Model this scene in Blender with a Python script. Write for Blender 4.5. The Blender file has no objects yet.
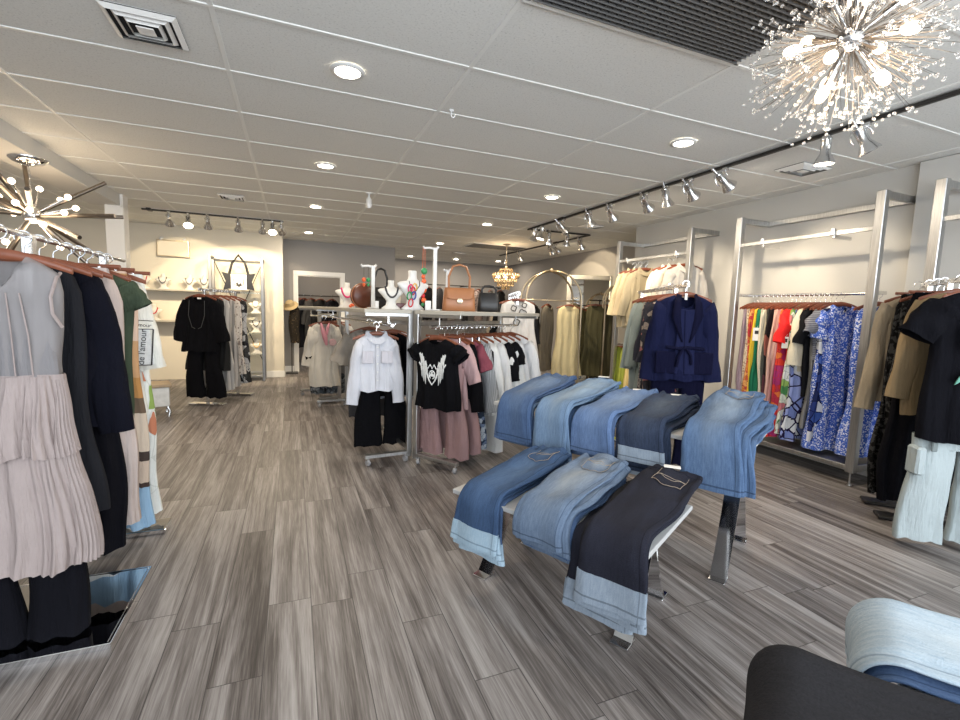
import bpy, bmesh, math, random
from math import sin, cos, pi, sqrt, radians
from mathutils import Vector, Matrix, noise as mnoise
S = bpy.context.scene
COL = S.collection
# ---------------------------------------------------------------- camera, world, exposure
YAW, PITCH, ROLL, FPX, CAMZ = 0.38484, 0.10702, 0.029664, 462.7, 1.38
CE = 2.675                                   # ceiling height
cam = bpy.data.cameras.new('camera'); cam_o = bpy.data.objects.new('camera', cam); COL.objects.link(cam_o)
cam.sensor_width = 36.0; cam.lens = FPX / 960 * 36.0; cam.clip_start = 0.03
F_ = Vector((sin(YAW)*cos(PITCH), cos(YAW)*cos(PITCH), -sin(PITCH)))
r_ = Vector((cos(YAW), -sin(YAW), 0)); u_ = r_.cross(F_)
cr = cos(ROLL)*r_ + sin(ROLL)*u_; cu = -sin(ROLL)*r_ + cos(ROLL)*u_
mw = Matrix(((cr.x, cu.x, -F_.x, 0), (cr.y, cu.y, -F_.y, 0), (cr.z, cu.z, -F_.z, CAMZ), (0, 0, 0, 1)))
cam_o.matrix_world = mw
S.camera = cam_o
w = bpy.data.worlds.new('sky'); S.world = w; w.use_nodes = True
w.node_tree.nodes['Background'].inputs[0].default_value = (0.80, 0.90, 1.0, 1)
w.node_tree.nodes['Background'].inputs[1].default_value = 1.7
S.view_settings.view_transform = 'Standard'; S.view_settings.look = 'None'
S.view_settings.gamma = 1.0; S.view_settings.exposure = 0.62
S.view_settings.use_curve_mapping = False
def area(name, loc, rot, sx, sy, power, col):
    l = bpy.data.lights.new(name, 'AREA'); l.shape = 'RECTANGLE'; l.size = sx; l.size_y = sy
    l.energy = power; l.color = col
    o = bpy.data.objects.new(name, l); o.location = loc; o.rotation_euler = rot; COL.objects.link(o); return o
# daylight coming through the shop window behind the camera
area('window_daylight', (1.2, -1.75, 1.6), (radians(76), 0, 0), 6.6, 2.2, 165, (0.90, 0.95, 1.0))

# ---------------------------------------------------------------- mesh helpers
class MB:
    def __init__(s): s.v = []; s.f = []; s.uv = None
    def add(s, vs, fs):
        b = len(s.v); s.v += [tuple(p) for p in vs]; s.f += [tuple(i + b for i in f) for f in fs]; return s
    def box(s, c, d, bev=0.0, M=None):
        x, y, z = d[0]/2, d[1]/2, d[2]/2
        b = min(bev, x*.9, y*.9, z*.9)
        vs = []; fs = []
        if b <= 0:
            vs = [(sx*x, sy*y, sz*z) for sx in (-1, 1) for sy in (-1, 1) for sz in (-1, 1)]
            fs = [(0, 1, 3, 2), (4, 6, 7, 5), (0, 4, 5, 1), (2, 3, 7, 6), (0, 2, 6, 4), (1, 5, 7, 3)]
        else:
            idx = {}
            for sx in (-1, 1):
                for sy in (-1, 1):
                    for sz in (-1, 1):
                        for k, p in enumerate(((x, y-b, z-b), (x-b, y, z-b), (x-b, y-b, z))):
                            idx[sx, sy, sz, k] = len(vs); vs.append((sx*p[0], sy*p[1], sz*p[2]))
            for sg in (-1, 1):
                fs.append([idx[sg, a, c_, 0] for a, c_ in ((-1, -1), (1, -1), (1, 1), (-1, 1))][::sg])
                fs.append([idx[a, sg, c_, 1] for a, c_ in ((-1, -1), (-1, 1), (1, 1), (1, -1))][::sg])
                fs.append([idx[a, c_, sg, 2] for a, c_ in ((-1, -1), (1, -1), (1, 1), (-1, 1))][::sg])
            for a in (-1, 1):
                for c_ in (-1, 1):
                    fs.append([idx[a, c_, -1, 0], idx[a, c_, 1, 0], idx[a, c_, 1, 1], idx[a, c_, -1, 1]][::a*c_])
                    fs.append([idx[a, -1, c_, 0], idx[a, -1, c_, 2], idx[a, 1, c_, 2], idx[a, 1, c_, 0]][::a*c_])
                    fs.append([idx[-1, a, c_, 1], idx[1, a, c_, 1], idx[1, a, c_, 2], idx[-1, a, c_, 2]][::a*c_])
                    for e in (-1, 1):
                        fs.append([idx[a, c_, e, 0], idx[a, c_, e, 1], idx[a, c_, e, 2]][::a*c_*e])
        C0 = Vector(c)
        vs = [(M @ Vector(p) if M else Vector(p)) + C0 for p in vs]
        return s.add(vs, fs)
    def bar(s, a, b, wd, ht, bev=0.002, up=(0, 0, 1)):
        a, b = Vector(a), Vector(b); d = (b - a); L = d.length; d.normalize()
        up = Vector(up)
        if abs(d.dot(up)) > .99: up = Vector((0, 1, 0))
        x = d.cross(up).normalized(); z = x.cross(d)
        return s.box((a+b)/2, (wd, L, ht), bev, Matrix((x, d, z)).transposed())
    def loft(s, rings, cap0=False, cap1=False, closed=True):
        n = len(rings[0]); vs = [p for r in rings for p in r]; fs = []
        for i in range(len(rings)-1):
            for j in range(n if closed else n-1):
                k = (j+1) % n
                fs.append((i*n+j, i*n+k, (i+1)*n+k, (i+1)*n+j))
        if cap0: fs.append(tuple(range(n))[::-1])
        if cap1: fs.append(tuple((len(rings)-1)*n + j for j in range(n)))
        return s.add(vs, fs)
    def tube(s, path, r, n=10, caps=True, closed=False):
        P = [Vector(p) for p in path]; rings = []; m = len(P)
        R = r if isinstance(r, (list, tuple)) else [r]*m
        prev = None
        for i in range(m):
            if closed: t = P[(i+1) % m] - P[i-1]
            else: t = P[min(i+1, m-1)] - P[max(i-1, 0)]
            t.normalize()
            if prev is None:
                a = Vector((0, 0, 1)) if abs(t.z) < .9 else Vector((1, 0, 0))
                x = t.cross(a).normalized()
            else:
                x = prev - t*prev.dot(t)
                x = x.normalized() if x.length > 1e-6 else prev
            prev = x; y = t.cross(x)
            rings.append([P[i] + (x*cos(2*pi*k/n) + y*sin(2*pi*k/n))*R[i] for k in range(n)])
        if closed: rings.append(rings[0]); caps = False
        return s.loft(rings, caps, caps)
    def lathe(s, prof, n=20, c=(0, 0, 0), sy=1.0, cap=True):
        rings = [[(c[0]+r*cos(2*pi*k/n), c[1]+r*sy*sin(2*pi*k/n), c[2]+z) for k in range(n)] for r, z in prof]
        return s.loft(rings, cap, cap)
    def sphere(s, c, r, n=10, m=6, sz=1.0):
        prof = [(max(r*sin(pi*i/m), 1e-4), -r*cos(pi*i/m)*sz) for i in range(m+1)]
        return s.lathe(prof, n, c)
    def prism(s, pts, y0, y1):                 # outline in x,z pushed along y
        n = len(pts)
        return s.loft([[(p[0], y0, p[1]) for p in pts], [(p[0], y1, p[1]) for p in pts]], True, True)

def arc(c, r, a0, a1, n=12, plane='xz'):
    o = []
    for i in range(n+1):
        a = radians(a0 + (a1-a0)*i/n); p, q = r*cos(a), r*sin(a)
        o.append((c[0]+p, c[1], c[2]+q) if plane == 'xz' else (c[0]+p, c[1]+q, c[2]) if plane == 'xy' else (c[0], c[1]+p, c[2]+q))
    return o

def mesh(name, mb, mat, smooth=50):
    me = bpy.data.meshes.new(name); me.from_pydata(mb.v, [], mb.f)
    if mb.uv:
        ul = me.uv_layers.new(name='UVMap')
        for lp in me.loops: ul.data[lp.index].uv = mb.uv[lp.vertex_index]
    for m_ in (mat if isinstance(mat, (list, tuple)) else [mat]): me.materials.append(m_)
    if smooth:
        me.polygons.foreach_set('use_smooth', [True]*len(me.polygons))
        if smooth < 170: me.set_sharp_from_angle(angle=radians(smooth))
    me.update(); return me
def link(name, me, parent=None, loc=None, rot=None):
    o = bpy.data.objects.new(name, me); COL.objects.link(o)
    if parent is not None: o.parent = parent
    if loc is not None: o.location = loc
    if rot is not None: o.rotation_euler = rot if isinstance(rot, (tuple, list)) else (0, 0, rot)
    return o
def obj(name, mb, mat, parent=None, loc=None, rot=None, smooth=50):
    return link(name, mesh(name, mb, mat, smooth), parent, loc, rot)
def empty(name, loc=(0, 0, 0), rot=0): 
    o = link(name, None, None, loc, rot); o.empty_display_size = .1; return o
def tag(o, label, cat, group=None):
    o['label'] = label; o['category'] = cat
    if group: o['group'] = group
    return o
def struct(name, mb, mat, smooth=0):
    o = obj(name, mb, mat, smooth=smooth); o['kind'] = 'structure'; return o
def kids(o): return [c for c in COL.objects if c.parent == o]
def dup(o, parent=None):
    c = o.copy(); COL.objects.link(c)
    if parent is not None: c.parent = parent
    for k in list(o.children): dup(k, c)
    return c

# ---------------------------------------------------------------- material helpers
def newmat(name):
    m = bpy.data.materials.new(name); m.use_nodes = True; nt = m.node_tree
    return m, nt, nt.nodes['Principled BSDF']
def nd(nt, t, **k):
    n = nt.nodes.new(t)
    for a, b in k.items():
        if a.startswith('i_'):
            key = a[2:]; n.inputs[int(key) if key.isdigit() else key.replace('_', ' ')].default_value = b
        else: setattr(n, a, b)
    return n
def rgba(c): return (c[0], c[1], c[2], 1)
def ramp(nt, fac, stops, const=False):
    r = nt.nodes.new('ShaderNodeValToRGB'); cr_ = r.color_ramp
    if const: cr_.interpolation = 'CONSTANT'
    while len(cr_.elements) < len(stops): cr_.elements.new(0.5)
    for e, (p, c) in zip(cr_.elements, stops): e.position = p; e.color = rgba(c)
    nt.links.new(fac, r.inputs[0]); return r.outputs[0]
def mixc(nt, fac, a, b, mode='MIX'):
    n = nd(nt, 'ShaderNodeMix', data_type='RGBA', blend_type=mode)
    for sock, v in ((n.inputs[0], fac), (n.inputs[6], a), (n.inputs[7], b)):
        if isinstance(v, (int, float)): sock.default_value = v
        elif isinstance(v, tuple): sock.default_value = rgba(v)
        else: nt.links.new(v, sock)
    return n.outputs[2]
def mth(nt, op, a, b=0.0, c=None):
    n = nd(nt, 'ShaderNodeMath', operation=op)
    for i, v in enumerate((a, b, c)):
        if v is None: continue
        if isinstance(v, (int, float)): n.inputs[i].default_value = v
        else: nt.links.new(v, n.inputs[i])
    return n.outputs[0]
def coords(nt, scale=(1, 1, 1), out='Object'):
    t = nd(nt, 'ShaderNodeTexCoord'); m = nd(nt, 'ShaderNodeMapping'); m.inputs[3].default_value = scale
    nt.links.new(t.outputs[out], m.inputs[0]); return m.outputs[0]
def noi(nt, vec, scale, detail=3, rough=.55, out=0):
    n = nd(nt, 'ShaderNodeTexNoise'); n.inputs['Scale'].default_value = scale; n.inputs['Detail'].default_value = detail
    n.inputs['Roughness'].default_value = rough; nt.links.new(vec, n.inputs['Vector']); return n.outputs[out]
def bump(nt, b, h, st=.2, dist=.01):
    n = nd(nt, 'ShaderNodeBump'); n.inputs['Strength'].default_value = st; n.inputs['Distance'].default_value = dist
    nt.links.new(h, n.inputs['Height']); nt.links.new(n.outputs[0], b.inputs['Normal'])
def plain(name, col, rough=.6, metal=0.0, spec=.5, var=0.0, nscale=20):
    m, nt, b = newmat(name)
    b.inputs['Base Color'].default_value = rgba(col); b.inputs['Roughness'].default_value = rough
    b.inputs['Metallic'].default_value = metal; b.inputs['Specular IOR Level'].default_value = spec
    if var:
        v = coords(nt); f = noi(nt, v, nscale)
        nt.links.new(mixc(nt, f, tuple(x*(1-var) for x in col), tuple(min(1, x*(1+var)) for x in col)), b.inputs['Base Color'])
    return m
def emit(name, col, st):
    m, nt, b = newmat(name)
    b.inputs['Base Color'].default_value = rgba(col)
    b.inputs['Emission Color'].default_value = rgba(col); b.inputs['Emission Strength'].default_value = st
    return m
_cl = {}
def cloth(col, pat=None, pal=None, sc=14, out=(.02, .02, .03), ow=.06, rough=.95, sheen=.0, stripe_axis=0, dist=.3):
    key = (col, pat, str(pal), sc, out, ow, rough, stripe_axis)
    if key in _cl: return _cl[key]
    m, nt, b = newmat('fabric'); b.inputs['Roughness'].default_value = rough
    b.inputs['Specular IOR Level'].default_value = .08
    b.inputs['Sheen Weight'].default_value = sheen; b.inputs['Sheen Roughness'].default_value = .5
    v = coords(nt); weave = noi(nt, v, 260, 2)
    c = None
    if pat is None:
        f = noi(nt, v, 9); c = mixc(nt, f, tuple(x*.9 for x in col), tuple(min(1, x*1.08) for x in col))
    elif pat == 'floral':
        wob = noi(nt, v, sc*.6, 2, out=1); vv = mixc(nt, dist*.2, v, wob, 'ADD')
        vo = nd(nt, 'ShaderNodeTexVoronoi'); vo.inputs['Scale'].default_value = sc; nt.links.new(vv, vo.inputs['Vector'])
        sep = nd(nt, 'ShaderNodeSeparateColor'); nt.links.new(vo.outputs['Color'], sep.inputs[0])
        n = len(pal); base = ramp(nt, sep.outputs[0], [(i/n, p) for i, p in enumerate(pal)], True)
        vd = nd(nt, 'ShaderNodeTexVoronoi', feature='DISTANCE_TO_EDGE'); vd.inputs['Scale'].default_value = sc; nt.links.new(vv, vd.inputs['Vector'])
        e = mth(nt, 'LESS_THAN', vd.outputs[0], ow); c = mixc(nt, e, base, out)
    elif pat == 'speckle':
        f1 = noi(nt, v, sc*4, 3, .6); f2 = noi(nt, v, sc, 2)
        a = mth(nt, 'GREATER_THAN', mth(nt, 'ADD', f1, mth(nt, 'MULTIPLY', f2, .35)), .5 + ow*4)
        t2 = noi(nt, v, sc*1.3, 2); bc = mixc(nt, t2, col, pal[1] if len(pal) > 1 else col)
        c = mixc(nt, a, bc, pal[0])
    elif pat == 'stripe':
        sx = nd(nt, 'ShaderNodeSeparateXYZ'); nt.links.new(v, sx.inputs[0])
        t = mth(nt, 'FRACT', mth(nt, 'MULTIPLY', sx.outputs[stripe_axis], sc))
        n = len(pal); c = ramp(nt, t, [(i/n, p) for i, p in enumerate(pal)], True)
    elif pat == 'blocks':                     # pal = [(z position 0..1, colour)]
        t = nd(nt, 'ShaderNodeTexCoord'); sx = nd(nt, 'ShaderNodeSeparateXYZ'); nt.links.new(t.outputs['Generated'], sx.inputs[0])
        s = mth(nt, 'ADD', sx.outputs[2], mth(nt, 'MULTIPLY', sx.outputs[0], ow*2))
        c = ramp(nt, s, pal, True)
    nt.links.new(c, b.inputs['Base Color'])
    fold_ = noi(nt, coords(nt, (26, 26, 3.2)), 1, 4, .6); wr = noi(nt, coords(nt, (9, 9, 6)), 1, 3)
    hh = mth(nt, 'ADD', mth(nt, 'MULTIPLY', fold_, 1.0), mth(nt, 'ADD', mth(nt, 'MULTIPLY', wr, .8), mth(nt, 'MULTIPLY', weave, .06))); bump(nt, b, hh, .55, .03)
    _cl[key] = m; return m
def denim(name, dark, mid, light, fade=.6, seed=0.0, width=.5):
    m, nt, b = newmat(name); b.inputs['Roughness'].default_value = .92; b.inputs['Specular IOR Level'].default_value = .15
    t = nd(nt, 'ShaderNodeTexCoord'); sp = nd(nt, 'ShaderNodeSeparateXYZ'); nt.links.new(t.outputs['UV'], sp.inputs[0])
    u, v = sp.outputs[0], sp.outputs[1]
    big = nd(nt, 'ShaderNodeTexNoise'); mp = nd(nt, 'ShaderNodeMapping'); mp.inputs[1].default_value = (seed, seed*.7, 0); mp.inputs[3].default_value = (3, 2.2, 1)
    nt.links.new(t.outputs['UV'], mp.inputs[0]); nt.links.new(mp.outputs[0], big.inputs['Vector']); big.inputs['Scale'].default_value = 1.6; big.inputs['Detail'].default_value = 4
    du = mth(nt, 'DIVIDE', mth(nt, 'SUBTRACT', u, .5), width); g = mth(nt, 'POWER', 2.718, mth(nt, 'MULTIPLY', mth(nt, 'MULTIPLY', du, du), -3.0))
    dv = mth(nt, 'DIVIDE', mth(nt, 'SUBTRACT', v, .38), .42); g2 = mth(nt, 'POWER', 2.718, mth(nt, 'MULTIPLY', mth(nt, 'MULTIPLY', dv, dv), -1.6))
    fm = mth(nt, 'MULTIPLY', mth(nt, 'MULTIPLY', g, g2), mth(nt, 'ADD', mth(nt, 'MULTIPLY', big.outputs[0], 1.1), .1))
    st = nd(nt, 'ShaderNodeTexNoise'); mp2 = nd(nt, 'ShaderNodeMapping'); mp2.inputs[3].default_value = (34, 16, 1)
    nt.links.new(t.outputs['UV'], mp2.inputs[0]); nt.links.new(mp2.outputs[0], st.inputs['Vector']); st.inputs['Scale'].default_value = 1.0; st.inputs['Detail'].default_value = 5; st.inputs['Roughness'].default_value = .7
    fm = mth(nt, 'MULTIPLY', mth(nt, 'MULTIPLY', fm, fade*1.7), mth(nt, 'ADD', mth(nt, 'MULTIPLY', st.outputs[0], .9), .45)); fm = mth(nt, 'MINIMUM', fm, 1.0)
    fine = noi(nt, coords(nt), 260, 2)
    st_ = ramp(nt, st.outputs[0], [(.36, (0, 0, 0)), (.68, (1, 1, 1))]); base = mixc(nt, st_, dark, mid)
    c = mixc(nt, fm, base, light)
    c = mixc(nt, mth(nt, 'MULTIPLY', fine, .45), c, tuple(min(1, x*1.5+.03) for x in mid))
    # seam lines near the hem and the side seams
    hem = mth(nt, 'MAXIMUM', mth(nt, 'COMPARE', v, .975, .004), mth(nt, 'MULTIPLY', mth(nt, 'COMPARE', u, .09, .008), .8)); c = mixc(nt, mth(nt, 'MULTIPLY', hem, .6), c, tuple(x*.45 for x in dark))
    nt.links.new(c, b.inputs['Base Color']); bump(nt, b, fine, .4, .002)
    return m
# ---------------------------------------------------------------- surface materials
def floor_mat():
    m, nt, b = newmat('vinyl_planks')
    v = coords(nt); sp = nd(nt, 'ShaderNodeSeparateXYZ'); nt.links.new(v, sp.inputs[0])
    PW, PL = .1845, 1.22
    px = mth(nt, 'DIVIDE', mth(nt, 'SUBTRACT', sp.outputs[0], .061), PW); ix = mth(nt, 'FLOOR', px); fx = mth(nt, 'FRACT', px)
    wn = nd(nt, 'ShaderNodeTexWhiteNoise', noise_dimensions='1D'); nt.links.new(ix, wn.inputs['W'])
    py = mth(nt, 'ADD', mth(nt, 'DIVIDE', sp.outputs[1], PL), mth(nt, 'MULTIPLY', wn.outputs[0], 7.3)); iy = mth(nt, 'FLOOR', py); fy = mth(nt, 'FRACT', py)
    cb = nd(nt, 'ShaderNodeCombineXYZ'); nt.links.new(ix, cb.inputs[0]); nt.links.new(iy, cb.inputs[1])
    w2 = nd(nt, 'ShaderNodeTexWhiteNoise', noise_dimensions='2D'); nt.links.new(cb.outputs[0], w2.inputs['Vector'])
    off = nd(nt, 'ShaderNodeVectorMath', operation='SCALE'); nt.links.new(w2.outputs['Color'], off.inputs[0]); off.inputs['Scale'].default_value = 40
    add = nd(nt, 'ShaderNodeVectorMath', operation='ADD'); nt.links.new(v, add.inputs[0]); nt.links.new(off.outputs[0], add.inputs[1])
    def st(sx, sy, det, ro, dis=0):
        mp = nd(nt, 'ShaderNodeMapping'); mp.inputs[3].default_value = (sx, sy, 1); nt.links.new(add.outputs[0], mp.inputs[0])
        n = nd(nt, 'ShaderNodeTexNoise'); n.inputs['Scale'].default_value = 1; n.inputs['Detail'].default_value = det; n.inputs['Roughness'].default_value = ro; n.inputs['Distortion'].default_value = dis
        nt.links.new(mp.outputs[0], n.inputs['Vector']); return n.outputs[0]
    broad = st(11, .6, 4, .55, 1.1); grain = st(62, 1.5, 6, .68, 1.0); fine = st(190, 7, 3, .6)
    s = mth(nt, 'ADD', mth(nt, 'MULTIPLY', broad, .85), mth(nt, 'MULTIPLY', grain, .55))
    s = mth(nt, 'ADD', s, mth(nt, 'MULTIPLY', mth(nt, 'SUBTRACT', w2.outputs[0], .5), .12))
    s = mth(nt, 'ADD', s, mth(nt, 'MULTIPLY', mth(nt, 'SUBTRACT', fine, .5), .34))
    c = ramp(nt, s, [(.37, (.028, .0235, .022)), (.52, (.070, .0595, .055)), (.67, (.150, .133, .125)), (.83, (.268, .247, .236)), (1.0, (.365, .345, .33))])
    ex = mth(nt, 'LESS_THAN', mth(nt, 'MINIMUM', fx, mth(nt, 'SUBTRACT', 1.0, fx)), .011)
    ey = mth(nt, 'LESS_THAN', mth(nt, 'MINIMUM', fy, mth(nt, 'SUBTRACT', 1.0, fy)), .0016)
    e = mth(nt, 'MAXIMUM', ex, ey); c = mixc(nt, mth(nt, 'MULTIPLY', e, .75), c, (.03, .027, .026))
    nt.links.new(c, b.inputs['Base Color']); b.inputs['Roughness'].default_value = .42; b.inputs['Specular IOR Level'].default_value = .35
    h = mth(nt, 'SUBTRACT', mth(nt, 'MULTIPLY', grain, .3), e); bump(nt, b, h, .18, .002)
    return m
def ceil_mat():
    m, nt, b = newmat('ceiling_tile'); v = coords(nt)
    pits = noi(nt, v, 95, 3, .7); big = noi(nt, v, 1.6, 2)
    c = ramp(nt, pits, [(.30, (.52, .52, .50)), (.42, (.72, .72, .69)), (.75, (.78, .78, .75))])
    c = mixc(nt, mth(nt, 'MULTIPLY', big, .14), c, (.66, .65, .62))
    nt.links.new(c, b.inputs['Base Color']); b.inputs['Roughness'].default_value = .95; bump(nt, b, pits, .35, .003); return m
def steel_mat():
    m, nt, b = newmat('brushed_steel'); v = coords(nt, (1, 1, 1)); n = noi(nt, coords(nt, (220, 220, 6)), 1, 3)
    b.inputs['Metallic'].default_value = 1; nt.links.new(ramp(nt, n, [(.3, (.40, .40, .40)), (.7, (.60, .60, .59))]), b.inputs['Base Color'])
    nt.links.new(ramp(nt, n, [(.3, (.30, .30, .30)), (.7, (.44, .44, .44))]), b.inputs['Roughness']); return m
M_floor = floor_mat(); M_ceil = ceil_mat(); M_steel = steel_mat()
M_tbar = plain('tbar_white', (.77, .77, .74), .5)
M_wall_grey = plain('wall_paint_grey', (.30, .29, .283), .85, var=.04, nscale=3)
M_wall_right = plain('wall_paint_pale_grey', (.50, .49, .465), .8, var=.03, nscale=2)
M_wall_cream = plain('wall_paint_cream', (.70, .65, .55), .8, var=.03, nscale=2)
M_white_trim = plain('white_gloss_paint', (.80, .79, .76), .45)
M_beam = plain('beam_paint', (.62, .61, .58), .8)
M_chrome = plain('chrome', (.82, .82, .83), .08, 1.0)
M_chrome_soft = plain('satin_chrome', (.72, .72, .72), .25, 1.0)
M_dark = plain('dark_metal', (.045, .042, .04), .45, .6)
M_bronze = plain('bronze_tube', (.23, .20, .17), .3, 1.0)
M_black = plain('black_plastic', (.015, .015, .016), .5)
M_grille_back = plain('grille_void', (.02, .02, .021), .9)
M_grille = plain('grille_bar', (.10, .10, .10), .55)
M_steel_d = plain('grey_steel', (.26, .26, .26), .4, 1.0)
M_white = plain('white_plastic', (.68, .68, .67), .35)
M_bust = plain('white_display_bust', (.64, .62, .58), .55)
M_mirror = plain('mirror_glass', (.86, .87, .87), .02, 1.0)
M_brass = plain('aged_brass', (.55, .46, .33), .3, 1.0)
M_shelf = plain('pale_shelf_board', (.40, .375, .325), .5)
M_greyboard = plain('grey_table_board', (.46, .46, .455), .5)
M_wood = plain('mahogany_hanger', (.20, .055, .026), .35, var=.3, nscale=30)
M_wood_light = plain('reddish_hanger', (.20, .062, .030), .38, var=.25, nscale=30)
M_lamp_face = emit('downlight_diffuser', (1.0, .90, .76), 14)
M_lamp_hot = emit('spot_lens', (1.0, .90, .74), 18)
M_bulb = emit('warm_bulb', (1.0, .80, .58), 6.5)
def glass_mat(name, col=(1, 1, 1), rough=.02, em=None):
    m, nt, b = newmat(name); b.inputs['Base Color'].default_value = rgba(col); b.inputs['Transmission Weight'].default_value = .85
    b.inputs['Roughness'].default_value = rough; b.inputs['IOR'].default_value = 1.5
    return m
M_crystal = glass_mat('crystal', (1, .985, .96), .03)
M_amber = glass_mat('amber_crystal', (.95, .78, .52), .12)

# ---------------------------------------------------------------- room shell
struct('floor', MB().box((.85, 5.2, -.05), (10.6, 15.4, .1)), M_floor)
struct('ceiling', MB().box((.85, 5.2, CE+.06), (10.6, 15.4, .12)), M_ceil)
g = MB()
for k in range(-3, 5):
    g.box((-.32+1.22*k, 5.2, CE-.001), (.024, 15.2, .006), .002)
for k in range(-7, 17):
    g.box((.85, 2.484+.61*k, CE-.0015), (10.3, .024, .006), .002)
struct('trim_1', g, M_tbar)                         # suspended ceiling grid
RW = 4.77
struct('wall_right', MB().box((RW+.55, 1.905, 1.33), (1.1, 7.61, 2.7)), M_wall_right)
struct('wall_right_pier', MB().box((RW-.03, 1.85, 1.335), (.08, .88, 2.67), .004), M_wall_right)
struct('wall_far_right', MB().box((5.83, 9.1, 1.33), (.14, 6.8, 2.7)), M_wall_grey)
struct('wall_back', MB().box((3.0, 12.45, 1.33), (6.2, .14, 2.7)), M_wall_grey)
dw = MB(); DX0, DX1, DH = .085, .94, 1.98; DY = 10.2
dw.box(((-.6+DX0)/2, DY+.06, 1.33), (DX0+.6, .12, 2.7)).box(((DX1+2.07)/2, DY+.06, 1.33), (2.07-DX1, .12, 2.7)).box(((DX0+DX1)/2, DY+.06, (DH+2.68)/2), (DX1-DX0, .12, 2.68-DH))
dw.box((2.01, 11.36, 1.33), (.12, 2.1, 2.7))
struct('wall_door', dw, M_wall_grey)
struct('wall_storeroom', MB().box((-.55, 11.3, 1.33), (.1, 2.2, 2.7)), M_wall_grey)
t = MB()
for x in (DX0-.035, DX1+.035): t.box((x, DY-.012, DH/2+.02), (.085, .03, DH+.04), .006)
t.box(((DX0+DX1)/2, DY-.012, DH+.045), (DX1-DX0+.155, .034, .09), .006)
t.box((DX0+.008, DY+.06, DH/2), (.016, .13, DH)).box((DX1-.008, DY+.06, DH/2), (.016, .13, DH)).box(((DX0+DX1)/2, DY+.06, DH-.008), (DX1-DX0, .13, .016))
struct('trim_2', t, M_white_trim)                   # door casing
WY = 9.55
struct('wall_left_back', MB().box((-1.38, WY+.34, 1.33), (2.42, .66, 2.7)), M_wall_cream)
struct('wall_left_back_side', MB().box((-3.6, WY+.34, 1.33), (2.0, .66, 2.7)), M_wall_cream)
struct('wall_left', MB().box((-4.4, 3.8, 1.33), (.12, 12.4, 2.7)), M_wall_grey)
struct('beam', MB().box((-2.135, 2.6, (2.535+CE)/2+.01), (.33, 9.26, CE-2.535+.02), .003), M_beam)
struct('column', MB().box((-2.035, 7.24, 1.27), (.19, .19, 2.54), .004).box((-1.955, 7.24, 2.6), (.03, .19, .15)), M_white_trim)
bb = MB()
bb.box((-.17-.6, WY-.008, .06), (1.2, .018, .12), .003).box((-.165, WY+.33, .06), (.018, .66, .12), .003)
bb.box(((-.17+DX0-.08)/2, DY-.008, .065), (DX0-.08+.17, .018, .13), .003).box(((DX1+.08+2.07)/2, DY-.008, .065), (2.07-DX1-.08, .018, .13), .003)
struct('baseboard_back', bb, M_white_trim)
b2 = MB().box((RW-.008, 4.0, .05), (.018, 3.4, .1), .003).box((5.755, 9.1, .05), (.018, 6.6, .1), .003).box((3.9, 12.375, .05), (3.7, .018, .1), .003)
struct('baseboard_right', b2, M_white_trim)
# shop front behind the camera: low sill, head and mullions, open between them
wf = MB()
wf.box((.85, -2.05, .2), (10.4, .12, .4)).box((.85, -2.05, 2.65), (10.4, .12, .1))
for x in (-4.3, -2.5, -.6, 1.3, 3.2, 5.1, 6.0): wf.box((x, -2.05, 1.33), (.09, .1, 2.7), .004)
struct('window_1', wf, M_dark)

# ---------------------------------------------------------------- ceiling fixtures
DL = [(.295, 2.80), (.295, 4.68), (.29, 6.62), (.27, 9.0), (2.72, 2.80), (2.72, 4.70), (2.72, 6.6), (2.70, 8.95), (3.91, 11.5), (2.72, 11.55), (4.99, 11.25), (-3.2, 5.0), (-3.2, 7.6)]  # last two, in the left bay, are unseen and added to brighten it
DN = ['nearest ceiling downlight of the left row, in front of the air vent', 'second ceiling downlight along the left row from the shop front', 'third ceiling downlight along the left row from the shop front', 'farthest ceiling downlight of the left row, before the doorway wall',
      'nearest ceiling downlight of the right row, beside the long spotlight track', 'second ceiling downlight along the right row from the shop front', 'third ceiling downlight along the right row, above the brown handbag', 'fourth ceiling downlight along the right row, above the white display stand',
      'middle ceiling downlight of the back recess, above the brown handbag', 'left ceiling downlight of the back recess, above the necklace bust', 'right ceiling downlight of the back recess, beside the crystal pendant', 'unseen ceiling downlight added in the left bay beyond the beam, near one', 'unseen ceiling downlight added in the left bay beyond the beam, far one']
ring = mesh('trim_ring', MB().lathe([(.066, 0), (.070, -.010), (.088, -.008), (.094, 0)], 28, cap=False), M_white)
disc = mesh('diffuser', MB().lathe([(.001, -.004), (.067, -.004)], 28, cap=False), M_lamp_face)
for i, (x, y) in enumerate(DL):
    e = empty('ceiling_downlight', (x, y, CE-.005)); tag(e, 'round white '+DN[i], 'light', 'recessed ceiling downlights')
    link('trim_ring', ring, e); link('diffuser', disc, e)
    l = bpy.data.lights.new('downlight_beam', 'AREA'); l.shape = 'DISK'; l.size = .13; l.energy = 11 if y < 4 else 12; l.color = (1.0, .86, .68)
    o = bpy.data.objects.new('downlight_beam', l); o.location = (0, 0, -.015); o.parent = e; COL.objects.link(o)
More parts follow.
